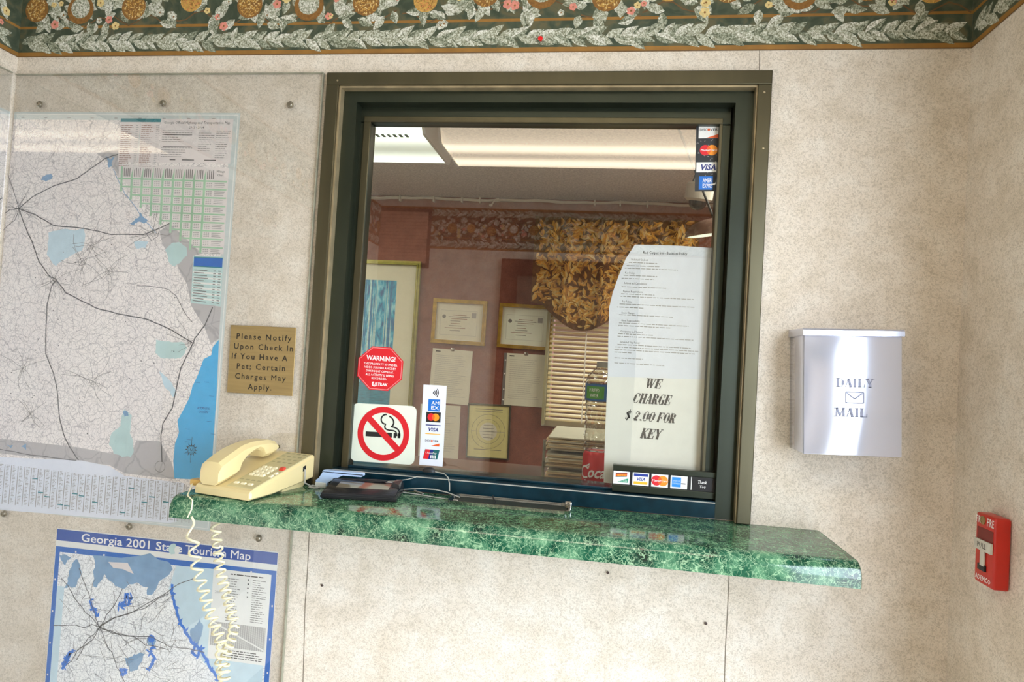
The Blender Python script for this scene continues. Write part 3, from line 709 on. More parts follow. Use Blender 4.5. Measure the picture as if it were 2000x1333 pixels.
a.stroke(smooth_line(L1([(222, 330), (232, 355), (245, 380), (262, 400), (275, 420), (292, 440), (305, 455)]), 0.0012), 0.0016, M['steel_blue'], 2.4)
for pts, w in (([(0, 425), (20, 410), (38, 408), (63, 385), (105, 364), (150, 350), (175, 332), (206, 310), (233, 301)], .0022), ([(38, 408), (70, 420), (105, 441), (168, 447), (217, 458), (280, 459), (308, 448), (333, 436)], .0022),
               ([(38, 408), (49, 441), (64, 475), (77, 512), (97, 539), (109, 546), (116, 554), (129, 572), (187, 602), (232, 614), (289, 624), (337, 646), (379, 672)], .0024),
               ([(109, 548), (101, 561), (93, 595), (90, 647), (90, 692), (105, 730), (112, 760), (116, 812), (124, 846), (135, 872), (154, 899)], .0022),
               ([(416, 600), (401, 636), (381, 662), (371, 685), (354, 719), (345, 760), (337, 797), (319, 827), (315, 850), (317, 903)], .0024), ([(12, 330), (26, 370), (38, 408), (30, 430), (0, 455)], .0016),
               ([(0, 878), (60, 889), (150, 900)], .0016), ([(268, 558), (300, 560), (330, 566), (346, 580), (360, 610), (376, 630)], .0012), ([(283, 452), (296, 470), (309, 462), (312, 448)], .0012)):
    a.stroke(smooth_line(L1(pts), 0.0007), w, M['road'], 3)
for hub in ((38, 408), (105, 548), (160, 512), (213, 530), (300, 455), (374, 672), (45, 720), (182, 745), (178, 480), (60, 810)):
    for k in range(9):
        an = k * 0.70 + rnd.random() * 0.5; l = rnd.uniform(20, 60); pts = [hub]
        for j in range(4): an += rnd.uniform(-.35, .35); q = pts[-1]; pts.append((q[0] + math.cos(an) * l / 4, q[1] + math.sin(an) * l / 4))
        if all(2 < q[0] < 380 and 240 < q[1] < 860 for q in pts): a.stroke(smooth_line(L1(pts), 0.0004, 2), 0.0008, M['ink_grey'], 2.7)
    q = L1([hub])[0]; a.arc(q[0], q[1], 0.008, 0.0008, M['ink_grey'], 2.7, n=14)
q = L1([(313, 912)])[0]; a.arc(q[0], q[1], 0.012, 0.001, M['ink_grey'], 2.8, n=16)
for k in range(110):
    p = L1([(8 + rnd.random() * 340, 470 + rnd.random() * 380)])[0]; s_ = rnd.choice((0.0007, 0.0007, 0.0011)); a.rect(p[0] - s_, p[1] - s_, p[0] + s_, p[1] + s_, M['ink'] if s_ > 0.001 else M['ink_grey'], 2.9)
q = L1([(398, 800)])[0]; a.text('ATLANTIC', q[0], q[1], 0.0045, M['c_navy'], 3, width=0.030); a.text('OCEAN', q[0], q[1] - 0.008, 0.0045, M['c_navy'], 3, width=0.022)
a.build('sheet', rm)
def bil(q4, u, v):
    (x0, y0), (x1, y1), (x2, y2), (x3, y3) = q4
    return ((x0 * (1 - u) + x1 * u) * (1 - v) + (x3 * (1 - u) + x2 * u) * v, (y0 * (1 - u) + y1 * u) * (1 - v) + (y3 * (1 - u) + y2 * u) * v)
a = Art(); c4 = L1([(237, 231), (456, 234), (450, 322), (233, 315)]); x0, z1 = c4[0]; x1, z0 = c4[2]; z1 = (c4[0][1] + c4[1][1]) / 2; z0 = (c4[2][1] + c4[3][1]) / 2
xm = L1([(313, 270)])[0][0]
a.rect(x0, z0, xm - 0.001, z1, M['table_pink'], 3.6); a.rect(xm + 0.001, z0, x1, z1, M['table_pink'], 3.6)
a.rect(x0, z1 - 0.008, xm - 0.001, z1, M['teal'], 4)
for u in (0.03, 0.53):
    xa = x0 + u * (xm - x0); a.lines(xa, z1 - 0.016, xa + 0.30 * (xm - x0), 21, 0.0046, 0.0014, M['ink_brown'], 4, 0.35); a.lines(xa + 0.36 * (xm - x0), z1 - 0.016, xa + 0.44 * (xm - x0), 21, 0.0046, 0.0012, M['ink_soft'], 4)
a.rect((x0 + xm) / 2 - 0.0012, z0 + 0.002, (x0 + xm) / 2 + 0.0002, z1 - 0.01, M['map_margin'], 4)
xc = (xm + x1) / 2
a.text('Georgia Official Highway and Transportation Map', xc, z1 - 0.0115, 0.0062, M['ink'], 4, shear=0.15, width=(x1 - xm) * 0.92, res=1); a.text('2013 - 2014', xc, z1 - 0.0215, 0.0052, M['ink'], 4, shear=0.15, res=1)
for k, (u0, u1, r0, r1) in enumerate(((.03, .48, .27, .6), (.03, .48, .66, .95), (.54, .76, .27, .8), (.78, .98, .27, .95))):
    n = int((r1 - r0) * 20); a.lines(xm + u0 * (x1 - xm), z1 - r0 * (z1 - z0), xm + u1 * (x1 - xm), n, (z1 - z0) / 20, 0.0011, M['ink_grey'], 4, 0.5)
for k in (.36, .63): a.rect(xm + .05 * (x1 - xm), z1 - k * (z1 - z0), xm + .45 * (x1 - xm), z1 - k * (z1 - z0) - 0.0012, M['ink'], 4.2)
for u0, u1 in ((.16, .24), (.33, .50), (.64, .80)): a.rect(xm + u0 * (x1 - xm), z0 + 0.006, xm + u1 * (x1 - xm), z0 + 0.008, M['ink'], 4.2)
a.build('legend_panel', rm)
a = Art(); q4 = L1([(233, 322), (448, 328), (437, 497), (226, 486)]); NC, NR = 9, 9
a.poly([bil(q4, *p) for p in ((0, 0), (1, 0), (1, 1), (0.80, 1), (0.04, 0.18), (0, 0.16))], M['table_pink'], 3.2)
for i in range(NC):
    u = 0.02 + i * 0.095
    vmax = min(1.0, 0.20 + (u + 0.10) * 0.98)
    a.poly([bil(q4, *p) for p in ((u, 0.14 if i else 0.02), (u + 0.020, 0.02), (u + 0.020, vmax), (u, vmax))], M['chart_green'], 4)
    for k in range(4): uu = u + 0.030 + k * 0.017; a.poly([bil(q4, *p) for p in ((uu, 0.03 + 0.03 * rnd.random()), (uu + 0.008, 0.03), (uu + 0.008, 0.14), (uu, 0.14))], M['ink_grey'], 4)
for j in range(NR):
    v = 0.155 + j * 0.096; umin = max(0.0, (v - 0.20) / 0.98 - 0.02)
    a.poly([bil(q4, *p) for p in ((umin, v), (0.99, v), (0.99, v + 0.018), (umin, v + 0.018))], M['chart_green'], 4.1)
    for k in range(3):
        vv = v + 0.030 + k * 0.020; a.poly([bil(q4, *p) for p in ((0.88, vv), (0.88 + 0.05 + 0.05 * rnd.random(), vv), (0.97, vv + 0.008), (0.88, vv + 0.008))], M['ink_soft'], 4)
        for i in range(NC):
            u = 0.05 + i * 0.095
            if u > umin + 0.06 and u < 0.84:
                for c in range(3): uu = u + 0.018 * c; a.poly([bil(q4, *p) for p in ((uu, vv), (uu + 0.012, vv), (uu + 0.012, vv + 0.010), (uu, vv + 0.010))], M['ink_soft'], 4)
p = bil(q4, 0.93, 0.06); a.text('Mileage', p[0], p[1], 0.005, M['ink'], 4.2, width=0.019); a.text('Chart', p[0], p[1] - 0.008, 0.005, M['ink'], 4.2, width=0.014)
a.build('mileage_chart', rm)
a = Art(); q4 = L1([(378, 500), (437, 502), (431, 599), (373, 592)]); a.poly(q4, M['pale_teal'], 3.6); a.poly([bil(q4, *p) for p in ((0.03, 0.02), (0.98, 0.02), (0.98, 0.23), (0.03, 0.23))], M['teal'], 4); a.poly([bil(q4, *p) for p in ((0.03, 0.04), (0.98, 0.04), (0.98, 0.21), (0.03, 0.21))], M['border_blue'], 4.2)
for k in range(13):
    v = 0.29 + k * 0.054
    if k % 2: a.poly([bil(q4, *p) for p in ((0.02, v - .016), (0.98, v - .016), (0.98, v + .026), (0.02, v + .026))], M['white'], 4)
    for u0, u1 in ((0.06, 0.3 + 0.25 * rnd.random()), (0.70, 0.78), (0.86, 0.95)): a.poly([bil(q4, *p) for p in ((u0, v), (u1, v), (u1, v + .016), (u0, v + .016))], M['ink_grey'], 4.4)
a.build('distance_table', rm)
a = Art(); pts = L1([(-6, 893), (160, 900), (214, 911), (244, 930), (360, 944), (345, 1020), (330, 1022), (-6, 996)]); a.poly(pts, M['paper_blue'], 2.6)
x0 = mx0 + 0.004
for c in range(30):
    xx = x0 + c * 0.0172; zt = P(20 + c * 12.5, 900 + (c * 1.6 if c < 16 else 24 + (c - 16) * 1.2) + 8).z - MZ
    if xx + 0.015 > mx1 - 0.02: break
    n = int((zt - mz0 - 0.012) / 0.0032); a.lines(xx, zt, xx + 0.010, n, 0.0032, 0.0014, M['ink_soft'], 3.2, 0.55); a.rect(xx + 0.0125, mz0 + 0.012, xx + 0.0145, zt, M['ink_soft'], 3.2)
    if rnd.random() < .6: zz = mz0 + 0.015 + rnd.random() * 0.06; a.rect(xx, zz, xx + 0.014, zz + 0.0025, M['teal'], 3.6)
a.build('place_index', rm)
a = Art(); q = L1([(374, 879)])[0]; a.arc(q[0], q[1], 0.0095, 0.0012, M['ink'], 3.4, n=24); a.arc(q[0], q[1], 0.0070, 0.0007, M['ink'], 3.4, n=24)
for k in range(12):
    an = R(30 * k); a.poly([(q[0] + .0098 * math.cos(an - .12), q[1] + .0098 * math.sin(an - .12)), (q[0] + .0155 * math.cos(an), q[1] + .0155 * math.sin(an)), (q[0] + .0098 * math.cos(an + .12), q[1] + .0098 * math.sin(an + .12))], M['ink'], 3.4)
a.rect(q[0] - .0004, q[1] + .010, q[0] + .0004, q[1] + .028, M['ink'], 3.5); a.rect(q[0] - .0004, q[1] - .028, q[0] + .0004, q[1] - .010, M['ink'], 3.5); a.text('N', q[0], q[1] - .003, .006, M['ink'], 3.5)
a.build('compass_rose', rm)
# --- map on the left side wall
lm = thing('road_map', 'pale road map behind plastic on the left side wall, only its edge in view', 'map', (XL + 0.0003, -0.32, 1.45), (0, 0, R(90)))
a = Art(); a.rect(-0.28, -0.46, 0.312, 0.452, M['map_margin'], 0); a.rect(-0.275, -0.455, 0.312, 0.446, M['white'], 0.5); a.rect(-0.27, -0.45, 0.312, 0.44, M['map_land'], 1)
for pts in ([(0.31, 0.25), (0.25, 0.2), (0.2, 0.1), (0.05, 0.02), (-0.1, -0.1), (-0.26, -0.12)], [(0.31, -0.1), (0.2, -0.12), (0.1, -0.3), (0.05, -0.44)]): a.stroke(smooth_line(pts, 0.002), 0.002, M['road'], 2)
a.build('sheet', lm)
# --- tourism map
rnd.seed(33)
TX, TZ = -0.9275, 0.65
tm = thing('tourism_map', 'blue-bordered state tourism map with a white-lettered title band, below the phone', 'map', (TX, -0.0003, TZ))
tx0, tx1, tz1, tz0 = -1.1925 - TX, -0.6625 - TX, 0.9612 - TZ, 0.28 - TZ
L2 = lambda pts: loc(pts, TX, TZ)
a = Art(); a.rect(tx0, tz0, tx1, tz1, M['white'], 0); bz = L2([(330, 1085)])[0][1]
a.rect(tx0 + 0.001, tz0 + 0.002, tx1 - 0.001, L2([(330, 1092)])[0][1], M['border_blue'], 1); iz = L2([(330, 1103)])[0][1]
a.rect(tx0 + 0.012, tz0 + 0.014, tx1 - 0.012, iz, M['map_land2'], 1.5)
for k in range(7):
    for zz in (iz + 0.004,): a.rect(tx0 + 0.05 + k * 0.07, zz - 0.002, tx0 + 0.0535 + k * 0.07, zz + 0.002, M['white'], 2)
    a.rect(tx1 - 0.007, iz - 0.06 - k * 0.07, tx1 - 0.004, iz - 0.064 - k * 0.07, M['white'], 2); a.rect(tx0 + 0.004, iz - 0.06 - k * 0.07, tx0 + 0.007, iz - 0.064 - k * 0.07, M['white'], 2)
a.rect(tx0 + 0.012, tz0 + 0.014, tx0 + 0.030, iz - 0.075, M['pale_blue'], 2)
a.poly(L2([(345, 1105), (526, 1122), (512, 1333), (430, 1333), (395, 1290), (355, 1215), (340, 1180), (330, 1150)]), M['pale_blue'], 2)
for pts in ([(182, 1085), (330, 1098), (338, 1112), (322, 1130), (300, 1160), (288, 1163), (290, 1148), (272, 1140), (245, 1150), (225, 1145), (205, 1122), (190, 1148), (183, 1146)], [(150, 1092), (160, 1120), (148, 1148), (125, 1150), (135, 1125)],
            [(372, 1230), (390, 1205), (395, 1235), (388, 1265), (375, 1250)], [(244, 1285), (262, 1278), (284, 1277), (268, 1310), (254, 1312)], [(115, 1085), (140, 1088), (128, 1105)]):
    a.poly(shore(L2(pts)), M['steel_blue'], 2.2)
a.poly(L2([(212, 1098), (250, 1100), (262, 1122), (240, 1112), (222, 1110)]), M['table_pink'], 2.5)
for pts in ([(338, 1140), (336, 1160), (342, 1185), (352, 1215), (362, 1235), (378, 1258), (392, 1268), (388, 1282), (375, 1276), (382, 1262)], [(392, 1268), (404, 1290), (415, 1310), (428, 1330)], [(232, 1184), (245, 1175), (247, 1160), (250, 1170), (258, 1168), (250, 1180), (236, 1186)],
            [(124, 1300), (130, 1285), (140, 1272), (132, 1290), (122, 1308)], [(300, 1262), (294, 1275), (302, 1285), (297, 1300), (290, 1310)], [(175, 1173), (183, 1190), (190, 1205)], [(236, 1313), (246, 1308), (243, 1318)]):
    p2 = L2(pts); a.stroke(smooth_line(p2, 0.0016, 5), 0.0062, M['lake'], 2.8)
    for k in range(14):
        j = rnd.randrange(len(p2)); x, z = p2[j]; a.leaf(x, z, rnd.random() * 6.28, rnd.uniform(.006, .014), .004, M['lake'], M['lake'], 2.82 + 0.012 * k)
a.disc(*L2([(296, 1252)])[0], 0.0115, M['steel_blue'], 2.7, 9); a.disc(*L2([(296, 1248)])[0], 0.009, M['lake'], 2.75, 7)
hub = (195, 1225)
for tgt in ((155, 1110), (330, 1160), (380, 1130), (330, 1270), (245, 1335), (130, 1300), (105, 1222), (120, 1130), (150, 1290), (240, 1150), (400, 1275)):
    pts = [(hub[0] + (tgt[0] - hub[0]) * t / 6, hub[1] + (tgt[1] - hub[1]) * t / 6 + rnd.uniform(-6, 6) * (0 < t < 6)) for t in range(7)]; a.stroke(smooth_line(L2(pts), 0.0008, 3), 0.0016, M['road'], 3)
for k in range(60):
    h = (rnd.uniform(115, 350), rnd.uniform(1165, 1330)); an = rnd.random() * 6.28; pts = [h]
    for j in range(4): an += rnd.uniform(-.4, .4); q = pts[-1]; pts.append((q[0] + math.cos(an) * 9, q[1] + math.sin(an) * 9))
    if all(110 < q[0] < 400 for q in pts): a.stroke(smooth_line(L2(pts), 0.0004, 2), 0.0009, M['ink_grey'], 2.9)
q = L2([(196, 1222)])[0]; a.arc(q[0], q[1], .009, .0012, M['road'], 3.1, n=14); q = L2([(290, 1101)])[0]; a.text('SOUTH CAROLINA', q[0] + .0, q[1], .004, M['ink'], 3.2, width=.03, res=1) if False else None
a.build('sheet', tm)
a = Art(); zb0 = L2([(330, 1080)])[0][1]; a.rect(tx0 + 0.001, zb0, tx1 - 0.001, tz1 - 0.002, M['band_blue'], 2)
zc = (zb0 + tz1 - 0.002) / 2; l0 = L2([(160, 1050)])[0][0]; l1 = L2([(360, 1070)])[0][0]; l2 = L2([(363, 1070)])[0][0]; l3 = L2([(490, 1085)])[0][0]; l1b = L2([(336, 1070)])[0][0]
a.text('Georgia 2001 State', l0, zc - 0.009, 0.0175, M['white_ink'], 3, bold=0.014, align='L', width=l1 - l0 - 0.004, res=3); a.text('Tourism Map', l2, zc - 0.009, 0.0175, M['white_ink'], 3, bold=0.014, align='L', width=l3 - l2, res=3)
sc = L2([(338, 1066)])[0]; sc = (sc[0], zc - 0.004)
a.disc(sc[0], sc[1], 0.010, M['pale_teal'], 3.4, 7, 0.012); a.disc(sc[0] + 0.011, sc[1] - 0.001, 0.007, M['white'], 3.5, 6, 0.010); a.disc(sc[0] + 0.003, sc[1] + 0.008, 0.005, M['pale_teal'], 3.6, 6)
a.build('title_band', tm)
a = Art(); q4 = L2([(405, 1112), (535, 1124), (521, 1292), (392, 1282)]); x0, x1 = q4[3][0] + 0.016, q4[1][0] - 0.005; z1 = q4[1][1]; z0 = q4[2][1] - 0.01
a.rect(x0, z0, x1, z1, M['white'], 3.4); xm = x0 + 0.45 * (x1 - x0)
a.text('2001', x0 + 0.014, z1 - 0.052, 0.006, M['ink_soft'], 3.8); a.lines(xm - 0.02, z1 - 0.008, x1 - 0.012, 1, .01, .0022, M['ink'], 3.8, 0.1); a.lines(x0 + 0.035, z1 - 0.018, xm + 0.004, 18, 0.0052, 0.0014, M['ink_grey'], 3.8, 0.5); a.lines(xm + 0.032, z1 - 0.016, x1 - 0.006, 20, 0.0046, 0.0014, M['ink_grey'], 3.8, 0.5)
for k in range(5): a.disc(xm + 0.022, z1 - 0.016 - k * 0.009, 0.0017, M['ink'], 3.8, 8)
zt = z1 - 0.112
for k in range(26): xx = x0 + 0.004 + k * (x1 - x0 - 0.008) / 26; a.rect(xx, z0 + 0.028, xx + 0.0016, zt, M['ink_soft'], 3.8)
for k in range(34):
    zz = zt - k * (zt - z0 - 0.028) / 34; xe = x0 + 0.004 + (x1 - x0 - 0.008) * 1.0; a.rect(x0 + 0.004, zz - 0.0008, xe, zz, M['ink_soft'], 3.9)
a.stroke([(x0 + 0.004, zt), (x1 - 0.004, z0 + 0.03)], 0.003, M['white'], 4.1); a.lines(x0 + 0.03, z0 + 0.022, x1 - 0.004, 4, 0.0048, 0.0018, M['ink'], 3.8, 0.2)
a.build('legend_panel', tm)

# ================================================================== PLAQUE
c, w, h, t = quad((453, 635), (580.5, 641), (571, 774), (443.5, 767), -0.006)
pq = thing('plaque', 'brushed brass plaque with engraved pet notice on the wall beside the window', 'plaque', (c.x, -0.0072, c.z), (0, t, 0))
mb = MB(); mb.box((-w / 2, -0.0012, -h / 2), (w / 2, 0.0008, h / 2), M['brass'], 0.0004, 1); mb.build('plate', pq, smooth=False)
a = Art(); rows = ['Please Notify', 'Upon Check In', 'If You Have A', 'Pet; Certain', 'Charges May', 'Apply.']; ws = (.84, .90, .85, .74, .77, .36); oy = (.02, .02, -.03, .0, .0, .0)
for k, (s_, f_) in enumerate(zip(rows, ws)):
    wd = f_ * w; st = 0.0
    a.text(s_, oy[k] * w, h * (0.335 - 0.147 * k) - 0.005, 0.0118, M['engrave'], 1, bold=0.016, width=wd, sp=1.3)
ob = a.build('engraved_text', pq); ob.location.y = -0.0012

# ================================================================== STICKERS AND PAPERS ON THE GLASS
SY = GY - 0.0028           # just in front of the pane
IY = GY + 0.0040           # just behind it
def mc(a, x, y, r, l, word=False):
    a.disc(x - r * 0.62, y, r, M['c_red'], l, 28); a.disc(x + r * 0.62, y, r, M['c_orange'], l + 0.3, 28)
    n = 10; al = math.acos(0.62)
    lens = [(x - r * 0.62 + r * math.cos(al * (k / n * 2 - 1)), y + r * math.sin(al * (k / n * 2 - 1))) for k in range(n + 1)] + [(x + r * 0.62 - r * math.cos(al * (k / n * 2 - 1)), y - r * math.sin(al * (k / n * 2 - 1))) for k in range(n + 1)]
    a.poly(lens, M['c_mix'], l + 0.6)
    if word: a.text('MasterCard', x, y - r * 0.2, r * 0.42, M['white_ink'], l + 1, bold=0.02, width=r * 2.9, shear=0.15, res=1)
def visa(a, x, y, w, h, m, l): a.text('VISA', x, y - h / 2, h, m, l, bold=0.03, shear=0.25, width=w)
def discover(a, x, y, w, h, l, bar=True):
    a.text('DISC', x - w * 0.52, y, h, M['c_dark'], l, bold=0.015, width=w * 0.42, align='L'); a.disc(x - w * 0.02, y + h / 2, h * 0.56, M['c_dorange'], l, 14); a.text('VER', x + w * 0.06, y, h, M['c_dark'], l, bold=0.015, width=w * 0.42, align='L')
    if bar: a.poly([(x - w * 0.1, y - h * 2.1), (x + w * 0.55, y - h * 2.1), (x + w * 0.55, y - h * 0.6)], M['c_dorange'], l)
def amex(a, x, y, s, l, words=('AM', 'EX')):
    a.rect(x - s / 2, y - s / 2, x + s / 2, y + s / 2, M['c_blue'], l)
    a.text(words[0], x + s * 0.10, y + s * 0.04, s * 0.30, M['white_ink'], l + 0.4, bold=0.01, width=s * 0.66); a.text(words[1], x + s * 0.10, y - s * 0.36, s * 0.30, M['white_ink'], l + 0.4, bold=0.01, width=s * 0.66)

# no smoking
c, w, h, t = quad((692, 787), (817, 795), (806, 908), (682, 901), SY)
ns = thing('no_smoking_sign', 'square no smoking sign with a red barred circle on the window glass', 'sign', (c.x, SY, c.z), (0, t, 0))
sheet_mb(w, h, 0.0006, M['sign_white'], 'sheet', ns, 0.012, -0.0003)
a = Art(); r = w * 0.405
def ck(x, y): return (x * r, y * r)          # unit circle coordinates
a.rect(*ck(-0.68, -0.13), *ck(0.34, 0.05), M['ink'], 2); a.rect(*ck(0.40, -0.13), *ck(0.50, 0.05), M['ink'], 2); a.rect(*ck(0.56, -0.13), *ck(0.66, 0.05), M['ink'], 2)
def bez(p, n=10):
    out = []
    for i in range(0, len(p) - 3, 3):
        for k in range(n):
            u = k / n; q = [(1 - u) ** 3, 3 * u * (1 - u) ** 2, 3 * u * u * (1 - u), u ** 3]; out.append(ck(sum(q[j] * p[i + j][0] for j in range(4)), sum(q[j] * p[i + j][1] for j in range(4))))
    return out + [ck(*p[-1])]
a.stroke(bez([(.10, .72), (-.16, .72), (-.18, .36), (.08, .36), (-.02, .20), (.12, .14), (.28, .14), (.46, .14), (.52, .10), (.52, -.06)]), r * 0.055, M['ink'], 2)
a.stroke(bez([(.20, .66), (.44, .56), (.42, .32), (.28, .28), (.50, .26), (.64, .20), (.64, -.06)]), r * 0.055, M['ink'], 2)
a.arc(0, 0, r * 0.89, r * 0.22, M['red'], 3, n=64); a.poly([ck(-0.72, 0.52), ck(-0.55, 0.68), ck(0.72, -0.52), ck(0.55, -0.68)], M['red'], 3.3)
ob = a.build('printing', ns); ob.location.y = -0.0003
# warning octagon
c, w, h, t = quad((700, 674), (789, 681), (785, 767), (697, 760), SY)
wr = thing('warning_sticker', 'red octagonal video surveillance warning sticker above the no smoking sign', 'sticker', (c.x, SY, c.z), (0, t, 0))
def octo(k): return [(w / 2 * k * math.cos(R(22.5 + 45 * j)) * 1.07, h / 2 * k * math.sin(R(22.5 + 45 * j)) * 1.07) for j in range(8)]
mb = MB(); mb.prism(octo(1.0), -0.0003, 0.0003, M['red'], 'Y'); mb.build('sheet', wr, smooth=False)
a = Art(); o1_, o2_ = octo(0.955), octo(0.93)
a.raw(o1_ + o2_, [(k, (k + 1) % 8, 8 + (k + 1) % 8, 8 + k) for k in range(8)], M['red_line'], 1)
a.text('WARNING!', 0, h * 0.18, h * 0.105, M['white_ink'], 1, bold=0.025, width=w * 0.64)
for k, (s_, f_) in enumerate((('THIS PROPERTY IS UNDER', .74), ('VIDEO SURVEILLANCE BY', .70), ('DAY/NIGHT CAMERAS.', .60), ('ALL ACTIVITY IS BEING', .62), ('RECORDED.', .34))): a.text(s_, 0, h * (0.075 - 0.082 * k), h * 0.048, M['white_ink'], 1, bold=0.01, width=w * f_, res=1)
a.text('ULTRAK', w * 0.03, -h * 0.385, h * 0.062, M['white_ink'], 1.2, bold=0.03, width=w * 0.32, shear=0.15, res=1); a.arc(-w * 0.10, -h * 0.355, w * 0.045, w * 0.022, M['white_ink'], 1, 120, 330, 14)
ob = a.build('printing', wr); ob.location.y = -0.0003
# tall payment sticker
c, w, h, t = quad((829, 752), (874, 754), (863, 912), (817, 908), SY)
pv = thing('payment_sticker', 'tall narrow white sticker of payment marks under a contactless symbol, beside the no smoking sign', 'sticker', (c.x, SY, c.z), (0, t, 0))
sheet_mb(w, h, 0.0005, M['paper_blue'], 'sheet', pv, 0.0, -0.00025)
a = Art()
for k in range(4): a.arc(-w * 0.12, h * 0.405, w * (0.07 + 0.07 * k), w * 0.035, M['ink'], 1, -38, 38, 10)
amex(a, 0.0, h * 0.25, w * 0.50, 1)
a.rect(-w * .31, h * .04, w * .31, h * .165, M['ink'], 1); mc(a, 0, h * .102, w * .155, 1.5)
a.rect(-w * .31, -h * .005, w * .33, h * .008, M['c_navy'], 1); visa(a, 0.01 * w, -h * .052, w * .46, h * .042, M['c_navy'], 1); a.rect(-w * .31, -h * .112, w * .33, -h * .102, M['c_yellow'], 1)
discover(a, 0, -h * .205, w * .58, h * .024, 1)
a.poly([(-w * .28, -h * .30), (w * .34, -h * .30), (w * .26, -h * .42), (-w * .36, -h * .42)], M['c_teal'], 1); a.poly([(-w * .26, -h * .30), (-w * .06, -h * .30), (-w * .13, -h * .42), (-w * .35, -h * .42)], M['c_red'], 1.3); a.poly([(-w * .06, -h * .30), (w * .08, -h * .30), (w * .01, -h * .42), (-w * .13, -h * .42)], M['c_navy'], 1.3)
a.text('UnionPay', -w * .02, -h * .355, h * .026, M['white_ink'], 2, width=w * .46, shear=.2, res=1)
for k in range(4): a.rect(w * (-.04 + .065 * k), -h * .408, w * (-.04 + .065 * k) + w * .045, -h * .370, M['white_ink'], 2)
ob = a.build('printing', pv); ob.location.y = -0.00025
# worn dark decal strip in the upper corner
c, w, h, t = quad((1363, 244), (1409, 243), (1405, 374), (1354, 374), SY)
dk = thing('payment_decal', 'worn black decal strip of payment marks in the upper corner of the glass', 'sticker', (c.x, SY, c.z), (0, t, 0))
sheet_mb(w, h, 0.0005, M['c_dark'], 'sheet', dk, 0.0, -0.00025)
a = Art()
a.rect(-w * .40, h * .295, w * .44, h * .49, M['white'], 1); discover(a, w * .02, h * .405, w * .72, h * .036, 1.5, False); a.poly([(-w * .1, h * .297), (w * .44, h * .297), (w * .44, h * .36)], M['c_dorange'], 1.4)
mc(a, w * .02, h * .115, w * .22, 1, True)
a.rect(-w * .46, -h * .215, w * .42, -h * .065, M['white'], 1); visa(a, 0, -h * .14, w * .66, h * .085, M['c_navy'], 1.5)
amex(a, -w * .06, -h * .375, w * .56, 1, ('AMERI', 'EXPRE')); a.poly([(w * .05, -h * .40), (w * .3, -h * .38), (w * .45, -h * .30), (w * .42, -h * .33), (w * .3, -h * .41)], M['white_ink'], 2)
for k in range(40): x, y = rnd.uniform(-.46, .46) * w, rnd.uniform(-.28, .26) * h; a.leaf(x, y, rnd.random() * 6.28, rnd.uniform(.002, .006), .0014, M['ink_soft'], M['ink_grey'], 0.6)
ob = a.build('printing', dk); ob.location.y = -0.00025
# black holder with payment cards at the foot of the glass
HY = 0.026
c, w, h, t = quad((1198, 907), (1396, 924), (1397, 976), (1195, 959.5), HY)
hd = thing('payment_sign', 'black plastic strip holding a row of payment cards at the foot of the window', 'sign', (c.x, HY, c.z), (0, t, 0))
mb = MB(); mb.box((-w / 2, 0.0, -h / 2), (w / 2, 0.012, h / 2), M['black_gloss'], 0.001); mb.build('backing', hd, smooth=False)
mb = MB(); mb.box((-w / 2, -0.003, h * 0.29), (w / 2, 0.001, h / 2), M['bronze_dark'], 0.0012); mb.box((-w / 2, -0.003, -h / 2), (w / 2, 0.001, -h * 0.24), M['bronze_dark'], 0.0012); mb.build('holder_rail', hd, smooth=False)
a = Art(); y0, y1 = -h * .215, h * .265; yc = (y0 + y1) / 2; cwid = w * .163; cx = [-.412, -.222, -.035, .152]
for k in range(4): a.rect(cx[k] * w - cwid / 2 , y0, cx[k] * w + cwid / 2, y1, M['white'], 1)
x = cx[0] * w; hh = y1 - y0
a.poly([(x - cwid * .36, yc + hh * .02), (x + cwid * .32, yc + hh * .10), (x + cwid * .34, yc + hh * .42), (x - cwid * .36, yc + hh * .32)], M['c_dark'], 1.4); a.poly([(x - cwid * .36, yc + hh * .10), (x + cwid * .33, yc + hh * .18), (x + cwid * .34, yc + hh * .36), (x - cwid * .36, yc + hh * .27)], M['c_dorange'], 1.8); a.text('NOVUS', x, yc + hh * .12, hh * .13, M['c_yellow'], 2.2, bold=.02, width=cwid * .5, res=1)
a.poly([(x - cwid * .25, yc - hh * .36), (x + cwid * .42, yc - hh * .36), (x + cwid * .42, yc - hh * .02), (x + cwid * .2, yc - hh * .12)], M['c_green'], 1.4); a.text('DISCOVER', x + cwid * .12, yc - hh * .32, hh * .12, M['white_ink'], 2, width=cwid * .5, res=1)
x = cx[1] * w; a.rect(x - cwid * .42, yc + hh * .22, x + cwid * .44, yc + hh * .42, M['c_visa'], 1.4); visa(a, x, yc, cwid * .56, hh * .25, M['c_visa'], 1.4); a.rect(x - cwid * .42, yc - hh * .40, x + cwid * .42, yc - hh * .20, M['c_yellow'], 1.4)
mc(a, cx[2] * w, yc, hh * .40, 1.4, True)
x = cx[3] * w; a.rect(x - cwid * .42, yc - hh * .38, x + cwid * .12, yc + hh * .38, M['c_amex2'], 1.4); a.text('AMERICAN', x - cwid * .15, yc + hh * .03, hh * .13, M['pale_blue'], 1.8, width=cwid * .44, res=1); a.text('EXPRESS', x - cwid * .15, yc - hh * .17, hh * .13, M['pale_blue'], 1.8, width=cwid * .44, res=1); a.rect(x + cwid * .14, yc - hh * .12, x + cwid * .40, yc - hh * .05, M['c_dark'], 1.4)
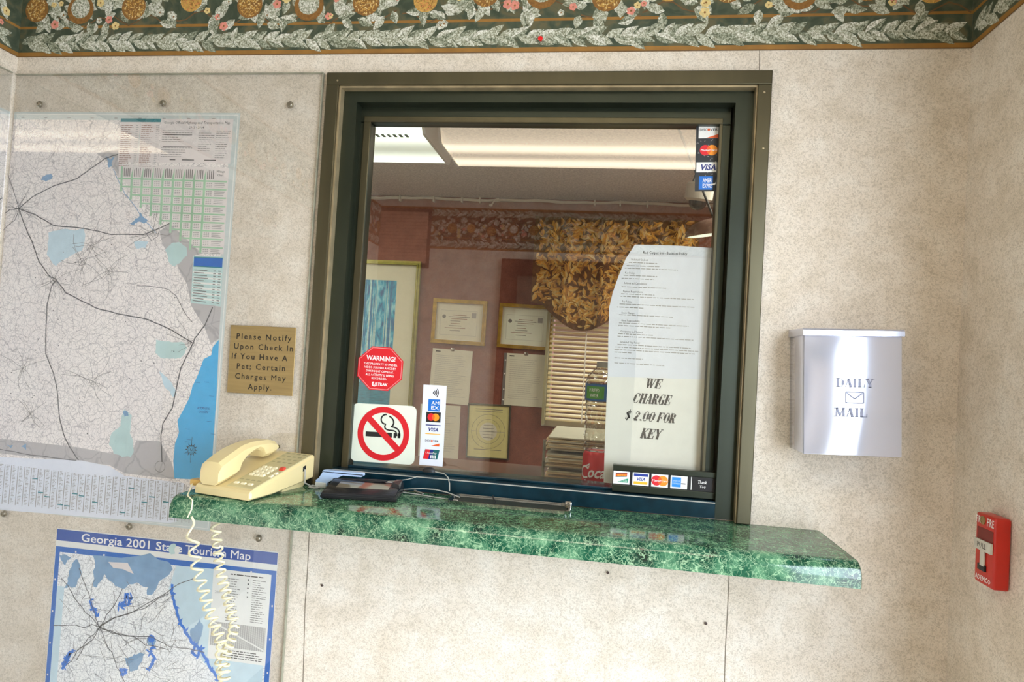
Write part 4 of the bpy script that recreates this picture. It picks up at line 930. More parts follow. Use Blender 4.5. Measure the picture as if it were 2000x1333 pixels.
a.rect(w * .268, y0, w * .276, y1, M['white_ink'], 1); a.text('Thank', w * .375, yc + hh * .04, hh * .24, M['white_ink'], 1, bold=.01, shear=.2, width=w * .088, res=1); a.text('You', w * .378, yc - hh * .30, hh * .22, M['white_ink'], 1, bold=.01, shear=.2, width=w * .056, res=1)
a.build('card_row', hd)

# --- papers behind the glass
def paper_sheet(name, parent, pts, m, y, t=0.0006, curl=0.0):
    mb = MB(); lo = [(p[0], y - curl * max(0, p[2] if len(p) > 2 else 0), p[1]) for p in pts]; hi = [(q[0], q[1] + t, q[2]) for q in lo]
    mb.ring([lo, hi], m); return mb.build(name, parent, smooth=False)
pc = P(1300, 600, IY)
pp = thing('policy_notice', 'long printed business policy page with a curled corner, taped inside the window glass', 'notice', (pc.x, IY, pc.z))
LP = lambda pts: [local(q, pc.x, pc.z, IY) for q in pts]
paper_sheet('sheet', pp, LP([(1240, 478), (1320, 480), (1396, 485), (1392, 610), (1386, 742), (1187, 736), (1188, 660), (1190, 600), (1197, 571), (1208, 540), (1222, 506)]), M['paper_blue'], 0.0)
a = Art()
def pline(txt, x, y, hpx, x1=None, m='ink_grey', bold=0.0):
    q = P(x, y, IY); k = (P(x, y - 10, IY) - q).length / 10
    e_ = P(x1, y + (x1 - x) * 0.040, IY) if x1 else None
    a.text(txt, q.x - pc.x, q.z - pc.z, hpx * k, M[m], 1, bold=bold, align='L', width=(e_.x - q.x) if e_ else None, res=1)
def pdash(x, y, x1, n):
    q = P(x, y, IY); e_ = P(x1, y, IY)
    a.lines(q.x - pc.x, q.z - pc.z, e_.x - pc.x, n, 0.0063, 0.0015, M['ink_soft'], 1, 0.12)
pline('Red Carpet Inn - Business Policy', 1256, 496, 5.5, 1342, 'ink', bold=0.004)
for txt, x, y, x1, body in (('Check-in and Check-out:', 1232, 507, 1266, [(1228, 513, 1290), (1224, 519, 1294), (1220, 524, 1328)]), ('Key Policy:', 1221, 533, 1240, [(1218, 538, 1290), (1214, 544, 1282)]), ('Refunds and Cancellations:', 1219, 553, 1264, [(1214, 560, 1304)]),
                            ('Payment Requirements:', 1217, 569, 1256, [(1213, 574, 1284), (1212, 579, 1362)]), ('Pet Policy:', 1215, 589, 1234, [(1210, 594, 1372), (1205, 600, 1262)]), ('Room Changes:', 1214, 611, 1240, [(1209, 615, 1328)]),
                            ('Guest Responsibility:', 1213, 626, 1250, [(1209, 631, 1346), (1208, 636, 1322)]), ('Occupancy and Visitors:', 1212, 647, 1256, [(1207, 652, 1276), (1206, 657, 1360)]), ('Extended Stay Policy:', 1211, 668, 1250, [(1206, 673, 1366), (1202, 678, 1366), (1200, 683, 1366), (1200, 688, 1240)]), ('', 0, 0, 0, [(1200, 699, 1258), (1200, 709, 1298)])):
    if txt: pline(txt, x, y + 2, 4.0, x1, bold=0.004)
    for bx, by, ex in body: pdash(bx, by, ex, 1)
a.build('printing', pp)
kc = P(1280, 830, IY - 0.0012)
kp = thing('key_charge_notice', 'white page in bold slanted capitals about a key charge, taped below the policy page', 'notice', (kc.x, IY + 0.0008, kc.z))
LK = lambda pts: [local(q, kc.x, kc.z, IY + 0.0008) for q in pts]
paper_sheet('sheet', kp, LK([(1187, 728), (1388, 739), (1383, 830), (1371, 958), (1271, 952), (1179, 943), (1182, 840)]), M['white'], 0.0)
# heavy slab-serif italic capitals drawn stroke by stroke (unit box 0..1)
G = {  # thick stems (x, y0, y1), thin strokes, serifs at (x, y)
 'W': ([((.12, 1), (.34, 0)), ((.46, 1), (.66, 0))], [((.34, 0), (.50, .9)), ((.66, 0), (.90, 1))], [(.12, 1), (.46, 1), (.90, 1)]),
 'E': ([((.25, 0), (.25, 1))], [((.25, .96), (.85, .96)), ((.25, .5), (.62, .5)), ((.25, .04), (.88, .04)), ((.85, 1), (.85, .68)), ((.88, 0), (.88, .32)), ((.62, .68), (.62, .34))], [(.25, 0), (.25, 1)]),
 'H': ([((.22, 0), (.22, 1)), ((.78, 0), (.78, 1))], [((.22, .5), (.78, .5))], [(.22, 0), (.22, 1), (.78, 0), (.78, 1)]),
 'A': ([((.52, 1), (.80, 0))], [((.50, 1), (.16, 0)), ((.28, .33), (.70, .33))], [(.16, 0), (.80, 0)]),
 'R': ([((.22, 0), (.22, 1)), ((.68, .62), (.68, .88)), ((.52, .48), (.78, 0))], [((.22, .96), (.60, .96)), ((.22, .5), (.60, .5)), ((.60, .96), (.70, .86)), ((.60, .5), (.70, .62))], [(.22, 0), (.22, 1), (.82, 0)]),
 'K': ([((.22, 0), (.22, 1)), ((.42, .52), (.82, 0))], [((.22, .36), (.84, 1))], [(.22, 0), (.22, 1), (.84, 1), (.82, 0)]),
 'Y': ([((.16, 1), (.50, .46)), ((.52, .46), (.52, 0))], [((.54, .46), (.86, 1))], [(.16, 1), (.86, 1), (.52, 0)]),
 'F': ([((.25, 0), (.25, 1))], [((.25, .96), (.86, .96)), ((.25, .5), (.62, .5)), ((.86, 1), (.86, .66)), ((.62, .68), (.62, .34))], [(.25, 0), (.25, 1)]),
 'O': ([((.20, .22), (.20, .78)), ((.80, .22), (.80, .78))], [((.20, .78), (.34, .96)), ((.34, .97), (.66, .97)), ((.66, .96), (.80, .78)), ((.20, .22), (.34, .04)), ((.34, .03), (.66, .03)), ((.66, .04), (.80, .22))], []),
 'C': ([((.20, .22), (.20, .78))], [((.20, .78), (.34, .96)), ((.34, .97), (.66, .97)), ((.20, .22), (.34, .04)), ((.34, .03), (.68, .03)), ((.68, .03), (.84, .26)), ((.82, 1), (.82, .66)), ((.66, .97), (.82, .74))], []),
 'G': ([((.20, .22), (.20, .78)), ((.78, .04), (.78, .42))], [((.20, .78), (.34, .96)), ((.34, .97), (.66, .97)), ((.20, .22), (.34, .04)), ((.34, .03), (.74, .03)), ((.82, 1), (.82, .68)), ((.66, .97), (.82, .76)), ((.56, .44), (.94, .44))], []),
 'D': ([((.22, 0), (.22, 1)), ((.80, .24), (.80, .76))], [((.22, .96), (.62, .96)), ((.22, .04), (.62, .04)), ((.62, .96), (.80, .76)), ((.62, .04), (.80, .24))], [(.22, 0), (.22, 1)]),
 'I': ([((.5, 0), (.5, 1))], [], [(.5, 0), (.5, 1)]),
 'L': ([((.25, 0), (.25, 1))], [((.25, .04), (.86, .04)), ((.86, 0), (.86, .36))], [(.25, 0), (.25, 1)]),
 'M': ([((.20, 1), (.50, .1)), ((.82, 0), (.82, 1))], [((.16, 0), (.18, 1)), ((.50, .1), (.80, 1))], [(.16, 0), (.16, 1), (.82, 0), (.82, 1)]),
 '2': ([((.74, .62), (.74, .84)), ((.70, .56), (.24, .10)), ((.22, .08), (.80, .08))], [((.24, .70), (.26, .86)), ((.26, .86), (.42, .97)), ((.42, .97), (.60, .97)), ((.60, .97), (.74, .82))], []),
 '$': ([((.26, .62), (.28, .80)), ((.30, .64), (.70, .38)), ((.72, .20), (.72, .40))], [((.28, .80), (.44, .92)), ((.44, .92), (.74, .88)), ((.74, .92), (.74, .70)), ((.24, .10), (.24, .32)), ((.24, .12), (.50, .06)), ((.50, .06), (.70, .18)), ((.54, -.08), (.54, 1.1))], []),
 '.': ([((.34, .02), (.34, .16))], [], [])}
G['0'] = G['O']
def slab_text(a, txt, x, y, h, cw, m, layer, shear=0.3, thick=0.26, thin=0.07, outline=None):
    kx = 1.0
    def q(o, p): return (x + o + p[0] * cw * kx + (p[1]) * h * shear, y + p[1] * h)
    adv = []
    for ch in txt: adv.append({' ': 0.45, '.': 0.5, 'W': 1.45, 'M': 1.3, 'I': 0.62}.get(ch, 1.0))
    o = -cw * sum(adv) / 2 - h * shear / 2
    for ch, ad in zip(txt, adv):
        if ch in G:
            st, th, sf = G[ch]
            oo = o - (0.2 * cw if ch == 'I' else 0); kx = {'W': 1.45, 'M': 1.3}.get(ch, 1.0)
            for p, r_ in st: a.stroke([q(oo, p), q(oo, r_)], thick * cw * (0.85 if ch in 'WM' else 1), m, layer)
            for p, r_ in th: a.stroke([q(oo, p), q(oo, r_)], thin * cw, m, layer + 0.2)
            for sx, sy in sf: yy = 0.965 if sy == 1 else 0.035; a.stroke([q(oo, (sx - .20, yy)), q(oo, (sx + .20, yy))], 0.07 * h, m, layer + 0.4)
        o += cw * ad
a = Art()
for txt, px, py, hp, wp in (('WE', 1277, 759, 19, 12.6), ('CHARGE', 1274, 790, 20, 12.0), ('$ 2.00 FOR', 1270, 824, 19, 11.6), ('KEY', 1272, 858, 20, 13.0)):
    q = P(px, py, IY); k = (P(px, py - 10, IY) - q).length / 10
    slab_text(a, txt, q.x - kc.x, q.z - kc.z, hp * k, wp * k, M['ink'], 1, 0.30, 0.34, 0.11)
a.build('lettering', kp)

# ================================================================== THINGS ON THE COUNTER
# --- telephone: body corners taken along the sloping top
ph = thing('telephone', 'almond coloured desk telephone with a red message lamp, at the left end of the counter', 'telephone', (-0.675, -0.11, CT))
PL = Vector(ph.location)
FR, BR = Vector((-0.6235, -0.198, 0)) , Vector((-0.588, -0.014, 0))
DV = (BR - FR); LN = DV.length; DV.normalize(); UV = Vector((DV.y, -DV.x, 0))      # depth and right-hand directions
WD = 0.131
def tp(u, v, w_): return FR + UV * u + DV * v + Vector((0, 0, CT + w_)) - PL       # u <= 0 to the left, v backwards, w up
TOPF, TOPB = 0.0175, 0.0645                                                        # height of the top face front and back
def top(v): return TOPF + (TOPB - TOPF) * v / LN
def bot(v): return 0.002 + 0.014 * max(0, (v - 0.05) / (LN - 0.05)) ** 1.2
mb = MB(); loops = []
for v in (0.0, 0.004, 0.03, 0.06, 0.10, 0.15, LN - 0.004, LN):
    z0, z1 = bot(v), top(v); ins = 0.003 if v in (0.0, LN) else 0.0; zi = 0.0035 if v in (0.0, LN) else 0
    sec = [(-WD + ins, z0 + 0.003), (-WD + 0.004, z0), (-0.004, z0), (-ins, z0 + 0.003), (-ins, z1 - 0.004 - zi), (-0.004, z1 - zi), (-WD + 0.004, z1 - zi), (-WD + ins, z1 - 0.004 - zi)]
    loops.append([tp(u, v, w_) for u, w_ in sec])
mb.ring(loops, M['phone']); mb.build('body', ph, ang=30)
KX0, KX1 = -0.066, -0.004
def toplate(name, u0, u1, v0, v1, h, m, parent=ph, rise=0.0, bev=0.0012):
    mb = MB(); lo = [tp(u, v, top(v) + rise) for u, v in ((u0, v0), (u1, v0), (u1, v1), (u0, v1))]
    hi = [tp(u, v, top(v) + rise + h) for u, v in ((u0 + bev, v0 + bev), (u1 - bev, v0 + bev), (u1 - bev, v1 - bev), (u0 + bev, v1 - bev))]
    mb.ring([lo, hi], m); return mb.build(name, parent, smooth=False)
fpn = toplate('face_panel', KX0, KX1, 0.012, LN - 0.008, 0.0012, M['phone_panel'])
for r_ in range(4):
    for c_ in range(3): toplate('key', KX0 + 0.007 + c_ * 0.0125, KX0 + 0.0165 + c_ * 0.0125, 0.060 + r_ * 0.0115, 0.068 + r_ * 0.0115, 0.0030, M['phone_key'], fpn, rise=0.0012)
for c_ in range(3): toplate('key', KX0 + 0.006 + c_ * 0.016, KX0 + 0.0165 + c_ * 0.016, 0.022, 0.028, 0.0022, M['phone_key'], fpn, rise=0.0012)
for r_ in range(2): toplate('key', KX1 - 0.010, KX1 - 0.003, 0.062 + r_ * 0.013, 0.070 + r_ * 0.013, 0.0026, M['phone_key'], fpn, rise=0.0012)
tag_ = toplate('message_lamp', KX1 - 0.0125, KX1 - 0.0025, 0.094, 0.104, 0.0046, M['phone_red'], fpn, rise=0.0012); tag_['label'] = 'red message lamp'
mb = MB()
for r_ in range(5):
    for c_ in range(4):
        u, v = KX0 + 0.004 + c_ * 0.0135, 0.112 + r_ * 0.0150 if r_ else 0.040
        mb.ring([[tp(u + a_, v + b_, top(v + b_) + 0.0013) for a_, b_ in ((0, 0), (.008, 0), (.008, .004), (0, .004))], [tp(u + a_, v + b_, top(v + b_) + 0.0016) for a_, b_ in ((0, 0), (.008, 0), (.008, .004), (0, .004))]], M['phone_print'])
mb.build('printed_legend', fpn, smooth=False)
# side jack, foot, left tab
mb = MB(); j = [tp(0.0002, v, w_) for v, w_ in ((0.148, 0.034), (0.157, 0.036), (0.157, 0.046), (0.148, 0.044))]
mb.ring([j, [p_ + UV * 0.0006 for p_ in j]], M['black']); mb.build('jack', ph, smooth=False)
mb = MB(); mb.prism([(0.10, 0.0), (0.165, 0.0), (0.175, 0.010), (0.165, 0.020), (0.10, 0.010)], 0, 1, M['phone'], 'X')
for v in mb.bm.verts: v.co = tp(-0.010 - v.co.x * 0.09, v.co.y, v.co.z)
mb.build('foot', ph)
mb = MB(); mb.box((-0.0, -0.010, -0.006), (0.026, 0.010, 0.006), M['amber'], 0.0025)
for v in mb.bm.verts: v.co = tp(-WD - 0.022 + v.co.x, 0.020 + v.co.y, 0.017 + v.co.z)
mb.build('cord_plug', ph)
# handset: two ear blocks joined by an arched grip
hs = []
prof = [(0.002, 0.0, 0.038, 0.0185), (0.008, 0.0, 0.052, 0.0205), (0.028, 0.0, 0.060, 0.0215), (0.052, 0.001, 0.067, 0.0215), (0.060, 0.003, 0.069, 0.0210), (0.066, 0.016, 0.070, 0.0200), (0.082, 0.027, 0.072, 0.0190), (0.105, 0.032, 0.072, 0.0190), (0.122, 0.032, 0.070, 0.0195), (0.132, 0.024, 0.068, 0.0205), (0.138, 0.006, 0.067, 0.0215), (0.155, 0.001, 0.064, 0.0215), (0.178, 0.001, 0.054, 0.0205), (0.190, 0.004, 0.040, 0.0180)]
mb = MB(); loops = []
UC = -0.0990
for v, lo, hi, hw in prof:
    b = top(v) + 0.0015; hh = hi * 0.80 - (v / 0.18) * 0.020; lo_ = lo * 0.78; cz = 0.007; lp = []; hw *= 1.16; v *= 0.90
    for u, w_ in ((-hw, lo_ + cz), (-hw + cz, lo_), (hw - cz, lo_), (hw, lo_ + cz), (hw, hh - cz), (hw - cz * 1.3, hh), (-hw + cz * 1.3, hh), (-hw, hh - cz)):
        lp.append(tp(UC + u, v, b + max(w_, lo_ + 0.001 if w_ > lo_ else lo_)))
    loops.append(lp)
mb.ring(loops, M['phone']); mb.build('handset', ph, ang=28)
# coiled cord: hangs from the plug, loops below the frame and comes back up under the counter
def coil(path, turns, rad, r, m, name, parent, n_side=6, phase=0.0, power=1.0):
    pts = [Vector(p) for p in path]; seg = [0]
    for p_, q_ in zip(pts, pts[1:]): seg.append(seg[-1] + (q_ - p_).length)
    tot = seg[-1]; out = []; N = int(turns * 20)
    for k in range(N + 1):
        d = tot * k / N; i_ = max(i for i in range(len(seg)) if seg[i] <= d + 1e-9); i_ = min(i_, len(pts) - 2)
        f_ = (d - seg[i_]) / (seg[i_ + 1] - seg[i_]); p_ = pts[i_].lerp(pts[i_ + 1], f_); t_ = (pts[i_ + 1] - pts[i_]).normalized()
        x_ = t_.cross(Vector((0, 1, 0))).normalized(); y_ = x_.cross(t_); an = 2 * math.pi * turns * (k / N) ** power + phase
        out.append(p_ + x_ * rad * math.cos(an) + y_ * rad * math.sin(an))
    mb = MB(); mb.tube(out, r, m, n_side); return mb.build(name, parent)
def cpath(pxs, y): return [P(px, py, yy) - PL for (px, py), yy in zip(pxs, y)]
l_px = [(366, 1012), (370, 1030), (377, 1052), (380, 1085), (386, 1118), (396, 1150), (406, 1185), (416, 1215), (426, 1240), (434, 1262), (430, 1290), (436, 1320), (437, 1350), (437, 1380)]
cord = coil(cpath(l_px, [-.228] * 14), 20, 0.0085, 0.0021, M['cord'], 'coiled_cord', ph, power=1.5)
r_px = [(421, 1024), (422, 1040), (425, 1070), (428, 1100), (433, 1130), (442, 1160), (450, 1190), (458, 1222), (452, 1248), (442, 1275), (438, 1300), (440, 1330), (440, 1352), (439, 1380)]
coil(cpath(r_px, [-.19] * 3 + [-.20, -.205] + [-.212] * 9), 26, 0.0078, 0.0021, M['cord'], 'coiled_cord', ph, phase=1.0, power=1.1)
mb = MB(); p0 = tp(-WD - 0.022, 0.020, 0.016); q0 = P(366, 968, -0.212) - PL; q1 = P(376, 978, -0.218) - PL; q2 = P(374, 996, -0.220) - PL; q3 = P(366, 1012, -0.228) - PL
mb.tube([p0, q0, q1, q2, q3], 0.0013, M['cord'], 6); mb.build('cord_tail', ph)
mb = MB(); q_ = tp(-0.02, 0.165, 0.004)
mb.tube([tp(0.002, 0.152, 0.038), tp(0.006, 0.148, 0.026), tp(0.004, 0.150, 0.012), tp(0.006, 0.168, 0.003), tp(0.020, 0.176, 0.0025), tp(0.03, 0.168, 0.0025), tp(0.024, 0.158, 0.0025), tp(0.012, 0.156, 0.003), tp(0.010, 0.172, 0.004)], 0.0016, M['pale_cord'], 6); mb.build('line_cord', ph)

# --- signature pad with its stylus tip rest
c0, c1 = Vector((-0.5245, -0.121, 0)), Vector((-0.380, -0.098, 0)); U = (c1 - c0); sw = U.length; U.normalize(); V = Vector((-U.y, U.x, 0))
sp = thing('signature_pad', 'black electronic signature pad with a small grey display lying on the counter', 'signature pad', (c0.x, c0.y, CT), (0, 0, math.atan2(U.y, U.x)))
SD = 0.088
mb = MB(); mb.ring([[(0, 0, 0.001), (sw, 0, 0.001), (sw, SD, 0.001), (0, SD, 0.001)], [(0, -0.002, 0.008), (sw, -0.002, 0.008), (sw + 0.001, SD, 0.012), (-0.001, SD, 0.012)], [(0.004, 0.004, 0.0145), (sw - 0.004, 0.004, 0.0145), (sw - 0.004, SD - 0.004, 0.023), (0.004, SD - 0.004, 0.023)]], M['black_gloss'])
bmesh.ops.bevel(mb.bm, geom=mb.bm.edges[:], offset=0.0016, segments=2, affect='EDGES'); mb.build('case', sp, ang=50)
def sz(v): return 0.0145 + 0.0085 * (v - 0.004) / (SD - 0.008)
def spq(u0, u1, v0, v1, lift, m, name):
    mb = MB(); f4 = ((u0, v0), (u1, v0), (u1, v1), (u0, v1)); mb.ring([[(u, v, sz(v) + lift - 0.0008) for u, v in f4], [(u, v, sz(v) + lift) for u, v in f4]], m); return mb.build(name, sp, smooth=False)
spq(0.022, sw - 0.022, 0.030, 0.066, 0.0004, M['screen'], 'display')
a = Art()
a.poly([(sw * .62, 0), (sw * .66, 0), (sw * .64, -.004)], M['pale_blue'], 0); a.lines(sw * .68, -.002, sw * .86, 1, .004, .0028, M['pale_blue'], 0, 0.05)
ob = a.build('maker_mark', sp); ob.location = (0, 0.078, sz(0.078) + 0.0007); ob.rotation_euler = (R(-84), 0, 0)
mb = MB(); mb.ring([[(sw - .020, 0.052, sz(.052)), (sw - .001, 0.040, sz(.04)), (sw + .002, .070, sz(.07)), (sw - .014, .076, sz(.076))], [(sw - .018, 0.054, sz(.054) + .008), (sw - .004, 0.046, sz(.04) + .006), (sw - .001, .068, sz(.07) + .010), (sw - .013, .073, sz(.076) + .008)]], M['black_gloss']); mb.build('stylus_rest', sp, ang=40)
mb = MB(); q = lambda px, py, z: PZ(px, py, CT + z) - Vector((c0.x, c0.y, CT))
def tolocal(v): return Vector((v.dot(U), v.dot(V), v.z))
mb.tube([tolocal(q(*p_)) for p_ in ((785, 942, .010), (792, 948, .006), (802, 955, .003), (815, 961, .0022), (826, 965, .0022))], 0.0018, M['pale_cord'], 7)
mb.build('tether', sp)
# --- black pen behind the pad
p0 = P(650, 937, -0.030); p1 = P(757, 941, -0.030)
pn = thing('pen', 'slim black stylus pen lying across the back edge of the signature pad', 'pen', tuple(p0 + Vector((0, 0, 0))))
PD = p1 - p0; mb = MB()
mb.tube([PD * f_ for f_ in (0, .02, .05, .8, .92, 1.0)], [.0012, .0028, .0036, .0036, .003, .0012], M['black_gloss'], 10); mb.build('barrel', pn)
mb = MB(); mb.tube([P(px, py, yy) - p0 for px, py, yy in ((756, 941, -.030), (775, 940, -.026), (796, 937, -.02), (812, 933, -.012), (815, 931, -.004))], 0.0009, M['pale_cord'], 6); mb.build('cord', pn)
# --- pale blue plastic stand
bl = thing('plastic_stand', 'small pale blue rounded plastic stand behind the black signature pad', 'stand', (-0.53, -0.022, CT))
def rr(x0, x1, z0, z1, r, n=5):
    out = []
    for cx, cz, a0 in ((x1 - r, z1 - r, 0), (x0 + r, z1 - r, 90), (x0 + r, z0 + r, 180), (x1 - r, z0 + r, 270)):
        for k in range(n + 1): an = R(a0 + 90 * k / n); out.append((cx + r * math.cos(an), cz + r * math.sin(an)))
    return out
b0_, b1_ = P(632, 917, -.022), P(711, 931, -.022); f0, f1 = P(617, 934, -.03), P(648, 962, -.03)
mb = MB(); mb.prism(rr(b0_.x + .53, b1_.x + .53, b1_.z - CT - .001, b0_.z - CT, .005), -.006, .006, M['sky_plastic'], 'Y'); mb.build('bar', bl)
mb = MB(); mb.prism([(b0_.x + .53 + .002, b0_.z - CT - .004), (b0_.x + .53 + .045, b0_.z - CT - .008), (f0.x + .53 + .026, .012), (f0.x + .53 + .022, .0002), (f0.x + .53, .0002), (f0.x + .53, f0.z - CT - .004), (f0.x + .53 + .006, f0.z - CT)], -.008, .0, M['sky_plastic'], 'Y'); mb.build('arm', bl)
mb = MB(); mb.box((f0.x + .53 - .001, -.0095, .0), (f0.x + .53 + .023, .001, .011), M['sky_plastic_white'], .002); mb.build('foot', bl)
# --- shallow steel tray
tr = thing('metal_tray', 'shallow bright metal tray with a clip at one end, in front of the window sill', 'tray', (-0.17, -0.028, CT))
tx0_, tx1_, ty0_, ty1_ = -0.118, 0.118, -0.036, 0.030
mb = MB(); mb.ring([rr3 for rr3 in [[(x, y, 0.0002) for x, y in rr(tx0_, tx1_, ty0_, ty1_, .010)], [(x, y, 0.0065) for x, y in rr(tx0_ - .002, tx1_ + .002, ty0_ - .002, ty1_ + .002, .011)], [(x, y, 0.0068) for x, y in rr(tx0_, tx1_, ty0_, ty1_, .010)], [(x, y, 0.0016) for x, y in rr(tx0_ + .006, tx1_ - .006, ty0_ + .005, ty1_ - .005, .008)]]], M['steel']); mb.build('rim', tr, ang=50)
mb = MB(); mb.prism(rr(tx0_ + .006, tx1_ - .006, ty0_ + .005, ty1_ - .005, .008), .0017, .0021, M['steel_dark'], 'Z'); mb.build('tray_bed', tr)
mb = MB(); mb.box((tx1_ - .010, .002, .004), (tx1_ + .003, .020, .016), M['steel'], .002); mb.tube([(tx1_ - .014, .004, .010), (tx1_ - .014, .018, .010)], .004, M['steel'], 10); mb.build('clip', tr)
mb = MB(); mb.tube([(-.028, -.010, .0036), (-.032, .006, .0050), (-.037, .020, .0062), (-.040, .030, .0090)], .0011, M['black'], 6); mb.build('tie', tr)
# --- loose cables along the sill
cb = thing('cable', 'thin grey cables running from the window track across the counter to the metal tray', 'cable', (-0.36, 0.0, CT))
CB = Vector(cb.location); mb = MB()
mb.tube([PZ(px, py, CT + z) - CB for px, py, z in ((786, 957, .006), (800, 956, .010), (825, 955, .013), (850, 957, .013), (872, 962, .010), (888, 968, .006), (898, 972, .004))], .0012, M['pale_cord'], 6)
mb.tube([PZ(px, py, CT + z) - CB for px, py, z in ((786, 962, .003), (815, 966, .0016), (850, 972, .0016), (880, 976, .0016), (894, 978, .003))], .0012, M['pale_cord'], 6)
mb.tube([P(px, py, y) - CB for px, py, y in ((850, 922, .006), (868, 926, .002), (875, 933, -.004), (878, 945, -.010), (878, 960, -.022))], .0011, M['pale_cord'], 6)
mb.build('wire', cb)
gq = P(839, 918, 0.012); mb = MB(); mb.lathe([(.014, -.004), (.0145, 0), (.012, .005), (.006, .0085), (0, .0095)], M['black'], 16); g_ = mb.build('grommet', cb, loc=tuple(gq - CB + Vector((0, -.004, -.001)))); g_.scale = (1, .55, .8)
# ================================================================== MAILBOX AND FIRE ALARM
a0_, b0_ = P(1572, 656, -.090), P(1764, 656, -.090); c0_, d0_ = P(1568, 889, -.090), P(1760, 893, -.090)
mw = ((b0_ - a0_).length + (d0_ - c0_).length) / 2; mh = ((a0_ - c0_).length + (b0_ - d0_).length) / 2; mc_ = (a0_ + b0_ + c0_ + d0_) / 4
mbx = thing('mailbox', 'polished steel wall mailbox with embossed lettering above the end of the counter', 'mailbox', (mc_.x, -.001, mc_.z), (0, R(-2.2), 0))
mb = MB(); mb.box((-mw / 2, -.089, -mh / 2), (mw / 2, 0, mh / 2), M['chrome'], .0018); mbody = mb.build('body', mbx)
mb = MB(); mb.prism([(-.0935, mh / 2 - .0005), (-.0935, mh / 2 + .0085), (-.090, mh / 2 + .0118), (-.0, mh / 2 + .0135), (-.0, mh / 2 - .0005)], -mw / 2 - .0028, mw / 2 + .0028, M['chrome'], 'X'); mb.build('lid', mbx)
def emboss(name, fn):
    a = Art(); fn(a); vs = [(x, y) for x, y, l in a.v]; mb = MB(); i = mb._mi(M['emboss'])
    for f in a.f:
        lo = [mb.bm.verts.new((vs[k][0], -.0888, vs[k][1])) for k in f]; hi = [mb.bm.verts.new((vs[k][0], -.0898, vs[k][1])) for k in f]
        n = len(f); mb.bm.faces.new(hi)
        for k in range(n): mb.bm.faces.new((lo[k], lo[(k + 1) % n], hi[(k + 1) % n], hi[k]))
    return mb.build(name, mbody, smooth=False)
def daily(a): slab_text(a, 'DAILY', .004, .0145, .0155, .0135, M['steel'], 1, 0.0, .30, .09)
def maild(a): slab_text(a, 'MAIL', -.002, -.0375, .0155, .0142, M['steel'], 1, 0.0, .30, .09)
def envel(a):
    for p_ in ([(-.011, -.013), (.018, -.013)], [(.018, -.013), (.018, .006)], [(.018, .006), (-.011, .006)], [(-.011, .006), (-.011, -.013)], [(-.009, .004), (.0035, -.006)], [(.0035, -.006), (.016, .004)]): a.stroke(p_, .0024, M['steel'], 1)
emboss('embossed_word', daily); emboss('embossed_word', maild); emboss('embossed_envelope', envel)
# alarm
fa = thing('fire_alarm', 'red fire alarm pull station with a white handle on the right side wall', 'fire alarm', (XR, -.1485, 1.138), (0, 0, R(-90)))
FX = XR - .622; fw, fh = .054, .113
mb = MB(); mb.box((-fw / 2, -FX, -fh / 2), (fw / 2, -.001, fh / 2), M['alarm_red'], .004, 3); mb.build('housing', fa)
mb = MB(); mb.box((-fw / 2 + .006, -FX - .0004, .010), (fw / 2 - .004, -FX + .004, .034), M['alarm_dark'], .0003); mb.build('recess', fa, smooth=False)
mb = MB(); mb.box((-fw / 2 + .005, -FX - .0042, -.002), (fw / 2 - .003, -FX - .0005, .015), M['white_plastic'], .0008); mb.box((-.006, -FX - .0036, -.026), (.005, -FX - .0005, .0), M['white_plastic'], .0006); mb.build('handle', fa)
mb = MB(); mb.box((-.013, -FX - .0030, -.034), (.007, -FX + .001, -.024), M['black'], .0005); mb.build('latch', fa)
mb = MB(); mb.lathe([(.0068, 0), (.0068, .0016), (.0045, .0022), (.0042, .0014), (0, .0014)], M['brass'], 16, (-.006, -FX, .046), 'Y'); mb.build('lock', fa)
a = Art(); a.text('FIRE', -.0165, .0405, .011, M['white_ink'], 0, bold=.01, width=.017, res=1); a.text('FIRE', .0145, .0395, .0125, M['white_ink'], 0, bold=.01, width=.018, res=1)
a.text('ADEMCO', -.001, -.0505, .0080, M['white_ink'], 0, bold=.03, width=.042, res=1); ob = a.build('printing', fa); ob.location.y = -FX - .0004
a = Art(); a.text('PULL', 0, .0025, .0085, M['ink'], 0, width=.024, res=1); ob = a.build('handle_print', fa); ob.location.y = -FX - .0045
# pin and nails
q = P(1056, 78, -.002)
pinr = thing('push_pin', 'small bright red push pin stuck in the flowered border above the window', 'pin', (q.x, -.0014, q.z))
mb = MB(); mb.lathe([(.0030, -.0002), (.0034, .002), (.0030, .004), (.0050, .0065), (.0048, .0078), (0, .0084)], M['pin_red'], 14, (0, 0, 0), 'Y'); mb.build('head', pinr)
for k, (px, py, lab) in enumerate(((631, 1144, 'rusty nail in the wall below the counter, nearest the tourism map'), (1187, 1119, 'rusty nail close under the counter edge, between the two others'), (1377, 1218, 'rusty nail beside the vertical wall joint below the counter'))):
    q = P(px, py, 0); mb = MB(); mb.lathe([(.0012, -.0005), (.0012, .003), (.0028, .0032), (.0024, .0045), (0, .0048)], M['rust'], 10, (0, 0, 0), 'Y')
    tag(mb.build('nail', loc=(q.x, 0, q.z), rot=(R(-12), 0, R(20 * (k - 1)))), lab, 'nail', 'nails in the wall below the counter')

